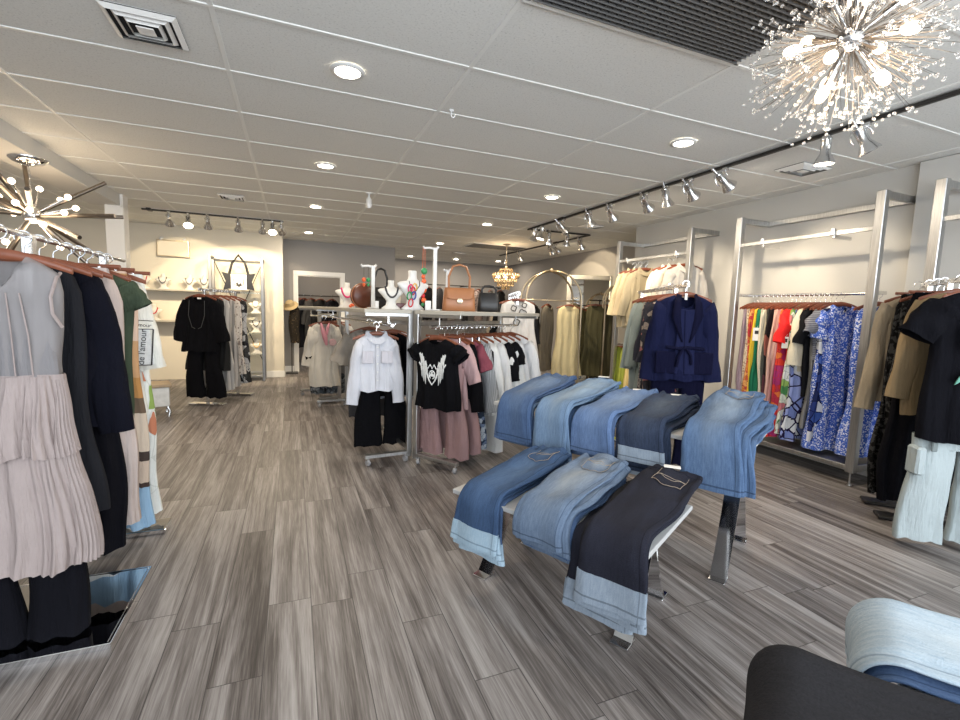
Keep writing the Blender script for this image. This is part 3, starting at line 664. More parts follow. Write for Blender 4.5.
# ---------------------------------------------------------------- folded jeans
TH = math.atan2(.875, -.485)                  # table frames: local x = along the table, local y = towards the front
def UA(u, a): return (u*.875-a*.485, u*.485+a*.875)
def jeans(P, layer, mat, label, grp, back=.56, hang=.30, wid=.25, th_w=.026, th_l=.0145, shift=0.0, skew=0.0, cuff=None, cuff_l=.10, flare=1.0, pocket=None, tagm=None, tw=0.0, seed=0, edge_r=.035, name='folded_jeans', waistm=None, base=(0, 0)):
    """P = shelf edge point (x, y, z) ; jeans lie from the waist at y=-back to the edge y=0 and hang down"""
    rnd = random.Random(seed); ph = [rnd.uniform(0, 6.28) for _ in range(5)]
    R = edge_r + layer*th_l + th_l*.5; flat = back; bend = R*pi/2; L = flat+bend+hang; NS = 70; N = 44
    def frame(s):
        if s < flat:
            t = s/flat; ease = t*t*(3-2*t)
            z = (layer+.5)*(th_w*(1-ease)+th_l*ease) + .010*sin(pi*t)*0
            return Vector((0, s-flat, z)), Vector((0, (th_w-th_l)*0, 1)), (th_w*(1-ease)+th_l*ease)
        if s < flat+bend:
            a = (s-flat)/R; return Vector((0, R*sin(a), -edge_r+R*cos(a))), Vector((0, sin(a), cos(a))), th_l
        q = s-flat-bend; return Vector((0, R+.05*q*(1 if layer else .6)*0, -edge_r-q)), Vector((0, 1, .0)), th_l
    def width(v): 
        if v < .10: return wid*(.90+.6*v)
        if v < .30: return wid*(.96+.04*sin((v-.1)/.2*pi/2))
        return wid*(1.0 - .12*sin(min(1, (v-.3)/.4)*pi/2) + (flare-.88)*max(0, (v-.7)/.3)*.8)
    def pt(s, t, side, off=0.0):
        c, n_, th = frame(s); v = s/L; w_ = width(v)/2
        hh = th*.5*(max(0, 1-abs(t)**12))**.5
        cx = shift + skew*(v-.3) + .010*sin(v*4+ph[0]) + .006*sin(v*13+ph[4])*min(1, 3*v); w_ *= 1+.02*sin(v*17+ph[2])
        hip = max(0, 1-v/.42)
        und = (.004*sin(7*v+ph[1]+2*t) + .003*sin(16*v+ph[2]-3*t) + .004*sin(4.5*t+ph[3]+v*5) + .0035*(abs(sin(9*t+ph[0]+v*7))-.5) + hip*.006*sin(34*v+5*t*t+ph[4]) + hip*.004*sin(11*t+ph[1]))*(1 if side > 0 else .3)*min(1, 1.4*(1-abs(t)**6))*(1.25 if v < .4 else .85)
        return c + Vector((cx+t*w_, 0, 0)) + n_*(side*hh + und + off)
    def sheet(s0, s1, grow=0.0, ns=None, close=True):
        rings = []; uvs = []
        ns = ns or max(4, int(NS*(s1-s0)/L))
        for i in range(ns+1):
            s = s0+(s1-s0)*i/ns; r = []
            for j in range(N):
                a = 2*pi*j/N; t = cos(a); t = math.copysign(abs(t)**.7, t); sd = 1 if sin(a) >= 0 else -1
                ww = 1+grow*.5/ (wid*.5)
                r.append(pt(s, max(-1, min(1, t)), sd, grow*sd) + Vector((t*grow, 0, 0))); uvs.append((.5+t*.5, s/L))
            rings.append(r)
        mb = MB().loft(rings, close, close); mb.uv = uvs; return mb
    o = obj(name, sheet(0, L), mat, loc=P, rot=TH+tw, smooth=70); tag(o, label, 'jeans', grp)
    wb = sheet(.0, .038, .0025, 3); obj('waistband', wb, waistm or mat, o, smooth=60)
    if cuff: obj('turned_up_cuff', sheet(L-cuff_l, L+.002, .003, 6), cuff, o, smooth=60)
    if pocket:
        pm, stm = pocket; g_ = []; uv = []
        for i in range(7):
            row = []
            for j in range(7):
                t = -.62+1.0*j/6; s = .050+.175*i/6
                if i == 6: s -= .028*abs(j-3)/3
                row.append(pt(s, t, 1, .003)); uv.append((j/6, i/6))
            g_.append(row)
        mb = MB().loft(g_, closed=False); mb.uv = uv; po_ = obj('back_pocket', mb, pm, o, smooth=175)
        def ln_(pts, r=.0011): return MB().tube([pt(s, t, 1, .0048) for s, t in pts], r, 5)
        q = MB()
        bord = [(.056, -.60), (.195, -.60), (.222, -.12), (.195, .36), (.056, .36)]
        for a_, b_ in zip(bord, bord[1:]): 
            q2 = [(a_[0]+(b_[0]-a_[0])*i/6, a_[1]+(b_[1]-a_[1])*i/6) for i in range(7)]; l2 = ln_(q2); q.add(l2.v, l2.f)
        for base_ in (.105, .118):
            q2 = [(base_+.028*sin(pi*(j/12))*(1 if base_ < .11 else -.3) + .012*j/12, -.6+.96*j/12) for j in range(13)]; l2 = ln_(q2); q.add(l2.v, l2.f)
        obj('pocket_stitching', q, stm, po_)
    if tagm:
        c = pt(.02, .1, 1, .006); obj('paper_tag', MB().box(c+Vector((0, -.004, .002)), (.075, .04, .003), .001, Matrix.Rotation(.3, 3, 'Z')), tagm, o)
    return o
# ---------------------------------------------------------------- wall mounted steel garment racks (right wall)
def wall_rack(y0, y1, lab, X=4.34, ztop=2.415, zbot=.115, rails=((1.62, 4.55),), arms=(), base=True):
    e = empty('garment_rack', (X, (y0+y1)/2, zbot)); tag(e, lab, 'clothes rack', 'steel wall racks'); h = (y1-y0)/2; D = RW-X-.003
    H_ = ztop-zbot
    for s in (-1, 1):
        obj('post', MB().box((0, s*h, H_/2), (.06, .066, H_), .004), M_steel, e)
        obj('wall_bracket', MB().box((D/2, s*h, H_-.03), (D, .035, .055), .003), M_steel, e)
        if base: obj('base_bracket', MB().box((D/2, s*h, .03), (D, .04, .06), .003).tube([(0, s*h, .02), (0, s*h, -zbot+.004)], .008, 8).lathe([(.018, -zbot), (.016, -zbot+.012)], 12, (0, s*h, 0)), M_steel, e)
    obj('wall_beam', MB().box((D-.02, 0, H_-.03), (.03, 2*h, .05), .003), M_steel, e)
    if base: obj('base_shelf', MB().box((D/2, 0, .03), (D-.02, 2*h-.05, .035), .003), M_steel, e)
    obj('front_bar', MB().box((0, 0, 2.13-zbot), (.022, 2*h-.05, .036), .003), M_steel, e)
    for a in arms:
        obj('bar_clip', MB().box((-.02, a, 2.13-zbot+.008), (.035, .03, .06), .004).box((.10, a, 2.10-zbot), (.24, .02, .03), .003), M_chrome_soft, e)
    for z, x in rails:
        q = MB().tube([(x-X, -h+.02, z-zbot), (x-X, h-.02, z-zbot)], .014, 12)
        obj('hanging_rail', q, M_chrome_soft, e)
        for s in (-1, 1): obj('rail_arm', MB().bar((0, s*(h-.012), z-zbot), (x-X, s*(h-.012), z-zbot), .02, .03, .003), M_chrome_soft, e)
    return e
wall_rack(2.327, 3.585, 'tall steel wall rack crowded with printed dresses and a blue speckled dress', arms=(-.3, .35))
wall_rack(4.236, 5.515, 'steel wall rack with cream shirts hanging from its upper bar', rails=((.95, 4.55),), arms=(-.45, .45), base=False)
wall_rack(.75, 1.962, 'steel wall rack nearest the window, partly cut off at the right edge', rails=((1.62, 4.6),), arms=(-.2, .3))

# row of printed dresses: far end first
GP = 'garments on the crowded wall rack'; HP = 'hangers on the crowded wall rack'
R1 = Rail((4.55, 3.55), (4.55, 2.30), 1.62, 0, GP, HP)
WHT, CRM, BLK = (.82, .81, .78), (.74, .66, .50), (.012, .012, .014)
B = lambda c, **k: cloth(c, **k)
items = [
 ('dress', 1.05, B((.36, .27, .31)), 'mauve grey dress at the far end of the printed dress rack', 'dress', dict(sw=.17)),
 ('dress', 1.0, B((.62, .52, .36), pat='speckle', pal=[(.3, .16, .12), (.7, .6, .45)], sc=20), 'cream dress with brown flecks near the far end of the printed dress rack', 'dress', dict(sw=.17)),
 ('dress', 1.1, B((.55, .09, .05), pat='floral', pal=[(.55, .09, .05), (.62, .22, .06), (.5, .05, .06), (.7, .35, .12)], sc=26, ow=.03, out=(.3, .05, .04)), 'rust red patterned dress beside the yellow one', 'dress', dict(sw=.18)),
 ('dress', 1.1, B((.78, .52, .05)), 'narrow bright yellow dress between rust and green', 'dress', dict(sw=.18)),
 ('dress', 1.05, B((.02, .17, .09)), 'bottle green dress with a white price tag', 'dress', dict(sw=.19)),
 ('jacket', .95, B((.66, .60, .47)), 'long cream ribbed jacket with open lapel beside the green dress', 'jacket', dict(sw=.20, nf=.2)),
 ('dress', 1.0, B((.075, .078, .068)), 'dark olive grey dress beside the cream jacket', 'dress', dict(sw=.2)),
 ('dress', 1.15, B((.1, .04, .04), pat='blocks', pal=[(0, (.015, .012, .014)), (.22, (.09, .035, .045)), (.42, (.018, .015, .017)), (.58, (.26, .095, .075)), (.74, (.014, .012, .014))], ow=.16), 'black and maroon colour-block dress', 'dress', dict(sw=.205)),
 ('dress', 1.25, B((.66, .42, .36)), 'pale pink slip dress beside the colour-block dress', 'dress', dict(sw=.19, hw=.25)),
 ('dress', 1.28, B((.52, .27, .26)), 'dusty rose long dress beside the red blouse', 'dress', dict(sw=.19, hw=.26)),
 ('dress', 1.3, B((.72, .06, .04), pat='floral', pal=[(.72, .06, .04), (.55, .05, .09), (.78, .22, .06), (.4, .04, .16)], sc=15, ow=.035, out=(.5, .04, .06)), 'red and orange patterned maxi dress with pink hem', 'dress', dict(sw=.2, hw=.26)),
 ('blouse', .55, B((.80, .03, .03)), 'plain scarlet red blouse with puffed sleeves', 'blouse', dict(sw=.20, sl=.30, slr=(.09, .07), slo=.06)),
 ('dress', 1.25, B((.70, .72, .64), pat='floral', pal=[(.75, .76, .70), (.08, .25, .09), (.7, .72, .62), (.62, .2, .22), (.3, .45, .12), (.78, .78, .74)], sc=15, ow=.02, out=(.1, .2, .1)), 'white dress with green leaves and pink flowers', 'dress', dict(sw=.2, hw=.26)),
 ('dress', 1.30, B((.72, .72, .74), pat='floral', pal=[(.74, .74, .77), (.24, .30, .62), (.42, .48, .78), (.8, .8, .8), (.32, .38, .70)], sc=9, ow=.055, out=(.022, .016, .06)), 'maxi dress with big blue flowers outlined in navy on white', 'dress', dict(sw=.21, hw=.26, d=.06, fold=.02)),
 ('jacket', .62, B((.76, .68, .52)), 'cream cropped jacket with a wide sleeve', 'jacket', dict(sw=.21, sl=.50, slr=(.09, .09), slo=.02)),
 ('tunic', .85, B(BLK), 'plain black tunic behind the cream cropped jacket', 'tunic', dict(sw=.21, sl=.3, slo=.06)),
 ('dress', 1.15, B((.20, .195, .19), pat='stripe', pal=[(.24, .235, .23), (.15, .148, .145)], sc=40), 'grey striped column dress', 'dress', dict(sw=.16, hw=.17)),
 ('top', .5, B((.23, .24, .27), pat='stripe', pal=[(.27, .28, .31), (.12, .12, .15)], sc=60, stripe_axis=2), 'grey short sleeved knit top', 'top', dict(sw=.21, sl=.2, slr=(.08, .075), slo=.07)),
 ('dress', 1.25, B((.02, .03, .10), pat='floral', pal=[(.02, .03, .1), (.75, .76, .8), (.06, .12, .42), (.03, .05, .2)], sc=10, ow=.03, out=(.01, .01, .05)), 'navy dress with white and blue blooms', 'dress', dict(sw=.21, hw=.27)),
 ('dress', 1.32, B((.055, .115, .50), pat='speckle', pal=[(.78, .82, .92), (.08, .17, .62)], sc=20, ow=.058), 'long royal blue dress speckled with white, left of the steel post', 'dress', dict(sw=.20, hw=.25, sl=.24, slr=(.09, .08), slo=.02, d=.06, fold=.02)),
 ('dress', 1.30, B((.055, .115, .50), pat='speckle', pal=[(.78, .82, .92), (.08, .17, .62)], sc=20, ow=.0585), 'long royal blue dress speckled with white, right of the steel post', 'dress', dict(sw=.20, hw=.24, d=.06, fold=.02)),
]
for i, (nm, L, m, lab, cat, k) in enumerate(items):
    d_ = .035 + i*.0445
    jt = random.uniform(-.08, .08)
    if i >= 19: d_ = (.885, 1.17)[i-19]; jt = (-.34, -.30)[i-19]
    kk = dict(fold=.014, k=4); kk.update(k); kk['d'] = .026 if i < 19 else .05
    kk['sw'] = kk['sw']*.82; kk['hw'] = kk.get('hw', kk['sw']+.02)*.80
    R1.top(d_, nm, L, m, lab, cat, jit=jt, **kk)
# price tags on that rack
M_tag = plain('tag_card', (.86, .85, .82), .6)
for i, (x, y, z, lab, s) in enumerate(((4.375, 3.325, 1.22, 'white swing tag on the bottle green dress', 1.2), (4.345, 3.0, 1.16, 'white swing tag beside the scarlet red blouse', 1))):
    t_ = obj('price_tag', MB().box((0, 0, 0), (.055*s, .003, .11*s), .001).tube([(0, 0, .055*s), (.03, .01, .10*s)], .0012, 5), M_tag, loc=(x, y, z), rot=-.6); tag(t_, lab, 'tag')
    obj('printed_block', MB().box((0, -.003, .02), (.035, .001, .035)), M_black, t_)

# cream shirts on the upper bar of the second wall rack
GS = 'shirts on the upper bar of the second wall rack'; HS = 'hangers on the upper bar of the second wall rack'
R2 = Rail((4.36, 5.37), (4.36, 4.2), 2.08, -.45, GS, HS)
for d_, m, lab, L in ((.16, B((.56, .48, .31)), 'pale yellow pleated shirt, front of the left cream group', .78), (.27, B((.48, .40, .27)), 'second yellow shirt behind the pale yellow pleated one', .76), (.38, B((.40, .34, .23)), 'sand coloured shirt, last of the left cream group', .74),
                      (.80, B((.60, .575, .52)), 'ivory shirt in front on the upper right of the second rack', .75), (.90, B((.54, .50, .42)), 'beige shirt behind the ivory one', .72), (1.06, B((.5, .47, .43)), 'light grey shirt beside the right post of the second rack', .62)):
    R2.top(d_, 'shirt', L, m, lab, 'shirt', sl=.55, slr=(.08, .06), slo=.09, collar=m, sw=.19, d=.05, k=7, fold=.013)
GY = 'garments on the low rail of the second wall rack'; HY = 'hangers on the low rail of the second wall rack'
R3 = Rail((4.55, 5.55), (4.55, 4.3), 1.0, 0, GY, HY)
for d_, m, lab in ((.05, B((.20, .24, .04)), 'olive green skirt on the low rail beside the mirror'), (.16, B((.34, .38, .07)), 'lime green skirt on the low rail'), (.30, B((.78, .62, .28)), 'yellow skirt on the low rail'), (.42, B((.74, .60, .46)), 'peach skirt on the low rail'), (.54, B((.6, .5, .42)), 'beige skirt on the low rail')):
    R3.skirt(d_, .72, m, lab, drop=-.10, w0=.16, w1=.22)
# navy outfit on the floor stand in front of that rack
NA, NB_ = Vector((2.80, 2.72)), Vector((3.48, 4.06)); NR = math.atan2(-(NB_-NA).x, (NB_-NA).y)
def tstand(A, B_, z, lab, mat=M_chrome_soft, flat=M_chrome, ins=.12):
    d = (B_-A); L = d.length; r = math.atan2(d.y, d.x); c = (A+B_)/2
    e = empty('rail_stand', (c.x, c.y, 0), r); tag(e, lab, 'clothes rack')
    obj('hanging_rail', MB().box((0, 0, z), (L, .018, .034), .003), mat, e)
    for s in (-1, 1):
        ux = s*(L*.5-(.12 if s > 0 else ins))
        obj('upright', MB().box((ux, 0, z/2), (.04, .03, z), .003), mat, e)
        obj('base_plate', MB().box((ux, 0, .018), (.12, .46, .022), .006), flat, e)
    return e
tstand(NA, NB_, 1.62, 'chrome rail stand holding the navy outfit behind the jeans table', ins=.3)
GN = 'garments on the navy stand'; HN = 'hangers on the navy stand'
R4 = Rail(NA, NB_, 1.64, NR, GN, HN)
M_navy = B((.0085, .0105, .036)); M_navy_d = B((.005, .0055, .020)); M_navy_l = B((.012, .0145, .046))
p = R4.at(.06)
hanger(p, NR, 'wooden hanger inside the navy jacket', HN, 'r')
jk = garment('jacket', .66, M_navy, p+Vector((0, 0, NECK)), NR, 'navy blue jacket with dark lapels, hung facing the aisle behind the jeans', 'jacket', GN, sw=.20, hw=.235, d=.06, sl=.60, slr=(.082, .066), slo=.045, nf=.10, k=7, fold=.012)
for sg in (-1, 1):
    q = MB(); a_ = [(sg*.07, -.02, .012), (sg*.10, -.075, -.06), (sg*.115, -.085, -.16), (sg*.06, -.09, -.30), (sg*.03, -.088, -.36)]
    b_ = [(sg*.045, -.06, .0), (sg*.05, -.082, -.08), (sg*.05, -.09, -.18), (sg*.035, -.092, -.29), (sg*.02, -.09, -.36)]
    q.loft([a_, b_], closed=False); ob = obj('lapel', q, M_navy_d, jk, smooth=60); so = ob.modifiers.new('thickness', 'SOLIDIFY'); so.thickness = .008
    obj('patch_pocket', MB().box((sg*.14, -.082, -.52), (.15, .012, .17), .005), M_navy_d, jk)
q = MB()
for i, (x, w_) in enumerate(((-.02, .10), (.03, .08))): q.box((x, -.075-.008*i, -.36), (w_, .012, .50), .005, Matrix.Rotation(.05*(1-2*i), 3, 'Y'))
obj('wrap_front', q, M_navy_l, jk); obj('belt_tie', MB().tube([(-.14, -.088, -.40), (-.05, -.10, -.41), (.02, -.102, -.40), (.14, -.088, -.41)], .012, 8).tube([(-.02, -.10, -.40), (-.05, -.105, -.47), (-.06, -.10, -.55)], .012, 8).tube([(.0, -.10, -.40), (.04, -.105, -.46), (.05, -.10, -.53)], .011, 8), M_navy_d, jk)
obj('neck_tag', MB().box((0, -.02, -.01), (.02, .004, .05), .001), M_tag, jk)
trousers(.95, M_navy_d, p+Vector((.02, .04, NECK-.42)), NR, 'navy wide trousers hanging below the navy jacket', GN, hem=.14)
for d_, nm, m, lab, L, k in ((.42, 'blouse', B((.03, .03, .04), pat='floral', pal=[(.03, .03, .04), (.04, .04, .05), (.32, .26, .22), (.03, .03, .04), (.3, .12, .12)], sc=22, ow=.02, out=(.02, .02, .03)), 'dark floral blouse between the sage shirts and the navy outfit', .85, dict(sl=.5)),
                         (.54, 'jacket', B((.035, .035, .045)), 'charcoal jacket behind the dark floral blouse', .8, dict(sl=.5)),
                         (.66, 'dress', B((.045, .045, .05), pat='speckle', pal=[(.35, .3, .27), (.03, .03, .04)], sc=18, ow=.03), 'black and taupe printed dress beside the sage shirts', 1.0, {}),
                         (.84, 'shirt', B((.27, .31, .285)), 'sage green shirt with long sleeve, right one of the pair', .86, dict(sl=.58)), (1.02, 'shirt', B((.31, .355, .34)), 'pale sage blue shirt with long sleeve, left one of the pair', .95, dict(sl=.62))):
    R4.top(d_, nm, L, m, lab, nm, jit=.42, sw=.18, slr=(.08, .065), slo=.06, **k)

# ---------------------------------------------------------------- near right rail stand with the black tee
KA, KB = Vector((3.60, 1.33)), Vector((4.30, 1.99)); KR = -.55
tstand(KA, KB, 1.66, 'chrome rail stand with black tops at the right edge of the shop', flat=M_dark, ins=.55)
GK = 'garments on the right edge stand'; HK = 'hangers on the right edge stand'
R5 = Rail(KA, KB, 1.675, KR, GK, HK, 'r')
M_blk = B((.0045, .0045, .0065)); M_tan = B((.31, .255, .185)); M_lace = B((.006, .006, .0065), pat='speckle', pal=[(.05, .05, .05), (.01, .01, .01)], sc=9, ow=.05)
M_print = plain('screen_print_white', (.70, .71, .70), .8, var=.25, nscale=60); M_print_g = plain('screen_print_green', (.10, .28, .22), .8, var=.3, nscale=50); M_print_b = plain('screen_print_blue', (.35, .45, .66), .8, var=.4, nscale=60)
tee = R5.top(.10, 't_shirt', .88, M_blk, 'black t-shirt with a winged flower print at the right edge', 't-shirt', sw=.23, hw=.27, sl=.20, slr=(.10, .095), slo=.10, d=.065, nf=.10)
def blot(mb, pts, y0, y1): mb.prism(pts, y0, y1)
q = MB().prism([(-.135, -.20), (-.10, -.20), (-.085, -.26), (-.10, -.34), (-.115, -.30), (-.13, -.38), (-.14, -.28)], -.092, -.086); obj('wing_print', q, M_print, tee, smooth=0); q = MB().prism([(.02, -.20), (.06, -.205), (.05, -.30), (.02, -.36), (.0, -.28)], -.094, -.088); obj('wing_print', q, M_print, tee, smooth=0)
q = MB(); q.prism([(-.05, -.21), (-.02, -.215), (-.01, -.28), (-.03, -.35), (-.055, -.29)], -.094, -.088); obj('blue_wing_print', q, M_print_b, tee, smooth=0)
q = MB(); q.prism([(-.08, -.37), (-.04, -.355), (-.02, -.38), (-.035, -.41), (-.02, -.44), (-.04, -.52), (-.055, -.45), (-.07, -.41)], -.096, -.09).prism([(.0, -.38), (.05, -.36), (.08, -.41), (.03, -.45)], -.096, -.09); obj('flower_print', q, M_print, tee, smooth=0)
q = MB(); q.prism([(-.06, -.42), (-.10, -.43), (-.15, -.50), (-.165, -.54), (-.11, -.50)], -.096, -.09); obj('leaf_print', q, M_print_g, tee, smooth=0)
obj('neck_label', MB().box((0, .03, -.03), (.04, .003, .03)), M_tag, tee)
pale = denim('pale_denim', (.42, .49, .52), (.55, .61, .63), (.66, .70, .70), .3)
M_cargo = B((.36, .41, .42))
cp = trousers(.89, M_cargo, R5.at(.12)+Vector((0, .03, -.73)), KR, 'pale blue cargo trousers hanging below the black t-shirt', GK, w_=.20, hem=.125, d=.055, fold=.012, gap=.02)
obj('side_pocket', MB().box((-.235, -.05, -.38), (.05, .10, .17), .012), M_cargo, cp); obj('buckle_strap', MB().box((-.17, -.085, -.27), (.03, .012, .09), .004), plain('strap_grey', (.16, .19, .19), .7), cp)
R5.top(.42, 'jacket', .80, B((.24, .175, .10)), 'tan brown jacket behind the black t-shirt', 'jacket', sw=.21, sl=.62, slr=(.085, .065), slo=.06, d=.035)
R5.skirt(.62, 1.44, M_blk, 'long black skirt hanging nearly to the floor', drop=-.10, w0=.17, w1=.25, d=.05)
R5.top(.72, 'blouse', .84, M_lace, 'black lace blouse beside the tan shirt sleeve', 'blouse', sw=.19, d=.04)
R5.skirt(.85, 1.47, M_lace, 'long black lace skirt at the back of the right edge stand', drop=-.10, w0=.16, w1=.24, d=.035)
R5.top(1.02, 'shirt', .80, M_tan, 'khaki tan shirt with a long cuffed sleeve beside the blue dress', 'shirt', sw=.20, sl=.80, slr=(.09, .065), slo=.06, d=.04, smat=B((.33, .275, .20)), collar=M_tan)

# ---------------------------------------------------------------- jeans tables
def jeans_table(u0, u1, a0, a1, z, lab, legs):
    e = empty('display_table', (*UA((u0+u1)/2, (a0+a1)/2), 0), TH); tag(e, lab, 'table', 'jeans display tables')
    du, da = (u1-u0)/2, (a1-a0)/2; lh = .21 if z < .6 else .275
    obj('table_top', MB().box((0, 0, z-.011), (2*da, 2*du, .022), .003), M_greyboard, e)
    for s, la in zip((-1, 1), legs):
        x = la-(a0+a1)/2
        for sg in (-1, 1):
            pts = []
            for i in range(15):
                t = i/14; pts.append((sg*lh*(1-t)**1.7 + sg*.006 - .085, t*(z-.03)))
            L_ = []; R_ = []; rings = []
            for i, (yy, zz) in enumerate(pts):
                j = min(i+1, 14); k = max(i-1, 0); t2 = Vector((pts[j][0]-pts[k][0], pts[j][1]-pts[k][1])).normalized(); n2 = Vector((-t2.y, t2.x))*.006
                rings.append([(x-.04, yy+n2.x, zz+n2.y), (x+.04, yy+n2.x, zz+n2.y), (x+.04, yy-n2.x, zz-n2.y), (x-.04, yy-n2.x, zz-n2.y)])
            mb = MB().loft(rings, True, True); mb.box((x, sg*(lh+.01)-.085, .006), (.08, .085, .012), .002)
            obj('leg', mb, M_chrome, e, smooth=40)
    obj('stretcher', MB().box((0, 0, z-.045), (2*da-.3, .05, .045), .003), M_chrome_soft, e)
    return e
jeans_table(1.64, 2.26, .52, 1.476, .50, 'low display table holding three stacks of jeans in the foreground', (.65, 1.40))
jeans_table(2.46, 3.16, .33, 1.86, .77, 'higher display table behind it holding five stacks of jeans', (.45, 1.62))
D_ = lambda n, a, b_, c, **k: denim(n, a, b_, c, **k)
J_mid = D_('mid_blue_denim', (0.0253, 0.0493, 0.1109), (0.0571, 0.0995, 0.1931), (0.2056, 0.2696, 0.3576), fade=.7, seed=1)
J_light = D_('light_blue_denim', (0.0674, 0.1154, 0.1954), (0.1319, 0.1999, 0.2999), (0.3272, 0.4072, 0.4712), fade=.75, seed=2)
J_bright = D_('bright_blue_denim', (0.0461, 0.0821, 0.1781), (0.1019, 0.1619, 0.2899), (0.2574, 0.3294, 0.4254), fade=.6, seed=3)
J_dark = D_('dark_blue_denim', (0.0089, 0.0145, 0.0321), (0.0239, 0.0367, 0.0703), (0.0897, 0.1097, 0.1337), fade=.7, seed=4)
J_blue = D_('classic_blue_denim', (0.0299, 0.0571, 0.1203), (0.0713, 0.1209, 0.2129), (0.2744, 0.3384, 0.4024), fade=.8, seed=5)
J_indigo = D_('raw_indigo_denim', (0.0043, 0.0047, 0.0099), (0.0096, 0.0104, 0.0200), (0.0209, 0.0225, 0.0353), fade=.4, seed=6)
J_deep = D_('deep_blue_denim', (0.0157, 0.0349, 0.0813), (0.0354, 0.0690, 0.1386), (0.0946, 0.1506, 0.2466), fade=.6, seed=7)
J_grey = D_('grey_blue_denim', (0.0527, 0.0807, 0.1367), (0.1106, 0.1522, 0.2186), (0.2848, 0.3088, 0.3208), fade=.85, seed=8)
J_pale = D_('bleached_denim', (0.2162, 0.2882, 0.3602), (0.3536, 0.4176, 0.4656), (0.5638, 0.5878, 0.5798), fade=.8, seed=9)
J_soft = D_('washed_black_denim', (0.0061, 0.0061, 0.0077), (0.0121, 0.0117, 0.0145), (0.0221, 0.0213, 0.0253), fade=.4, seed=10)
C_light = D_('pale_cuff_denim', (0.2212, 0.3172, 0.4052), (0.3204, 0.4164, 0.4884), (0.3968, 0.4768, 0.5328), fade=.2, seed=11)
C_grey = D_('grey_cuff_denim', (0.1598, 0.1998, 0.2558), (0.2512, 0.2992, 0.3552), (0.3294, 0.3694, 0.4174), fade=.2, seed=12)
M_stitch = plain('tan_stitching', (.32, .26, .20), .7); M_label = plain('white_waist_label', (.82, .80, .76), .6)
POS = ['top pair', 'second pair', 'third pair', 'fourth pair', 'fifth pair', 'sixth pair']
def stack(u, a, z, mats, where, grp, back, hang, wid, cuff=None, cuffs=None, pocket=None, tagm=None, tw=0, dh=.012, skew=0, flare=1.0, seed=0, cuff_l=.10, th_l=.017, th_w=.028, fan=0.0, wadj=None):
    n = len(mats); rnd = random.Random(seed)
    for i, m in enumerate(mats):
        top = i == n-1; inv = n-1-i
        h = hang + inv*dh + rnd.uniform(-.006, .006)
        x, y = UA(u, a)
        jeans((x, y, z+.002), i, m, POS[inv] + ' of ' + where, grp, back=back+rnd.uniform(-.015, .015)+ (0 if top else -.01), hang=h, wid=wid*rnd.uniform(.97, 1.03), shift=rnd.uniform(-.012, .012)-fan*inv, skew=skew+rnd.uniform(-.02, .02), cuff=cuff if (cuffs is None or cuffs[i]) else None, cuff_l=cuff_l,
              pocket=pocket if top else None, tagm=tagm if top else None, tw=tw+rnd.uniform(-.015, .015), flare=flare, seed=seed*10+i, th_l=th_l, th_w=th_w)
UPG = 'jeans on the higher table'; LOG = 'jeans on the low table'
stack(2.49, 1.68, .77, [J_mid, J_light, J_mid, J_bright, J_mid], 'the mid blue stack at the left end of the higher table', UPG, .60, .17, .29, seed=1, skew=-.05)
stack(2.49, 1.375, .77, [J_light, J_deep, J_light, J_light, J_light], 'the pale blue stack, second from left on the higher table', UPG, .64, .21, .245, seed=2, dh=.02, skew=-.02, tagm=M_label)
stack(2.49, 1.11, .77, [J_bright, J_bright, J_bright, J_bright], 'the bright blue stack with frayed hems, middle of the higher table', UPG, .60, .15, .26, seed=3, tagm=M_label, dh=.014)
stack(2.49, .83, .77, [J_dark, J_dark, J_dark, J_dark], 'the dark blue stack with pale cuffs on the higher table', UPG, .60, .13, .26, cuff=C_grey, cuffs=[1, 0, 0, 1], seed=4, tagm=M_label, cuff_l=.075, dh=.03)
stack(2.49, .485, .77, [J_blue]*6, 'the faded blue stack, right end of the higher table', UPG, .66, .175, .27, seed=5, flare=1.12, dh=.004, fan=.010, pocket=(J_blue, M_stitch))
stack(1.68, 1.27, .50, [J_mid, J_deep, J_deep, J_deep], 'the deep blue stack with sky blue cuffs, left on the low table', LOG, .58, .17, .255, cuff=C_light, seed=6, cuff_l=.095, dh=.022, flare=1.1, pocket=(J_deep, M_stitch), fan=-.012)
stack(1.70, .945, .50, [J_grey, J_mid, J_grey, J_grey, J_grey], 'the grey blue stack in the middle of the low table', LOG, .56, .04, .255, seed=7, dh=.018, th_l=.019, pocket=(J_grey, M_stitch))
stack(1.68, .615, .50, [J_indigo, J_indigo, J_soft, J_indigo, J_indigo], 'the indigo stack with pale grey cuffs, right on the low table', LOG, .60, .18, .27, cuff=C_grey, seed=8, cuff_l=.115, dh=.026, flare=1.08, pocket=(J_indigo, M_stitch), tagm=M_label, fan=-.024)
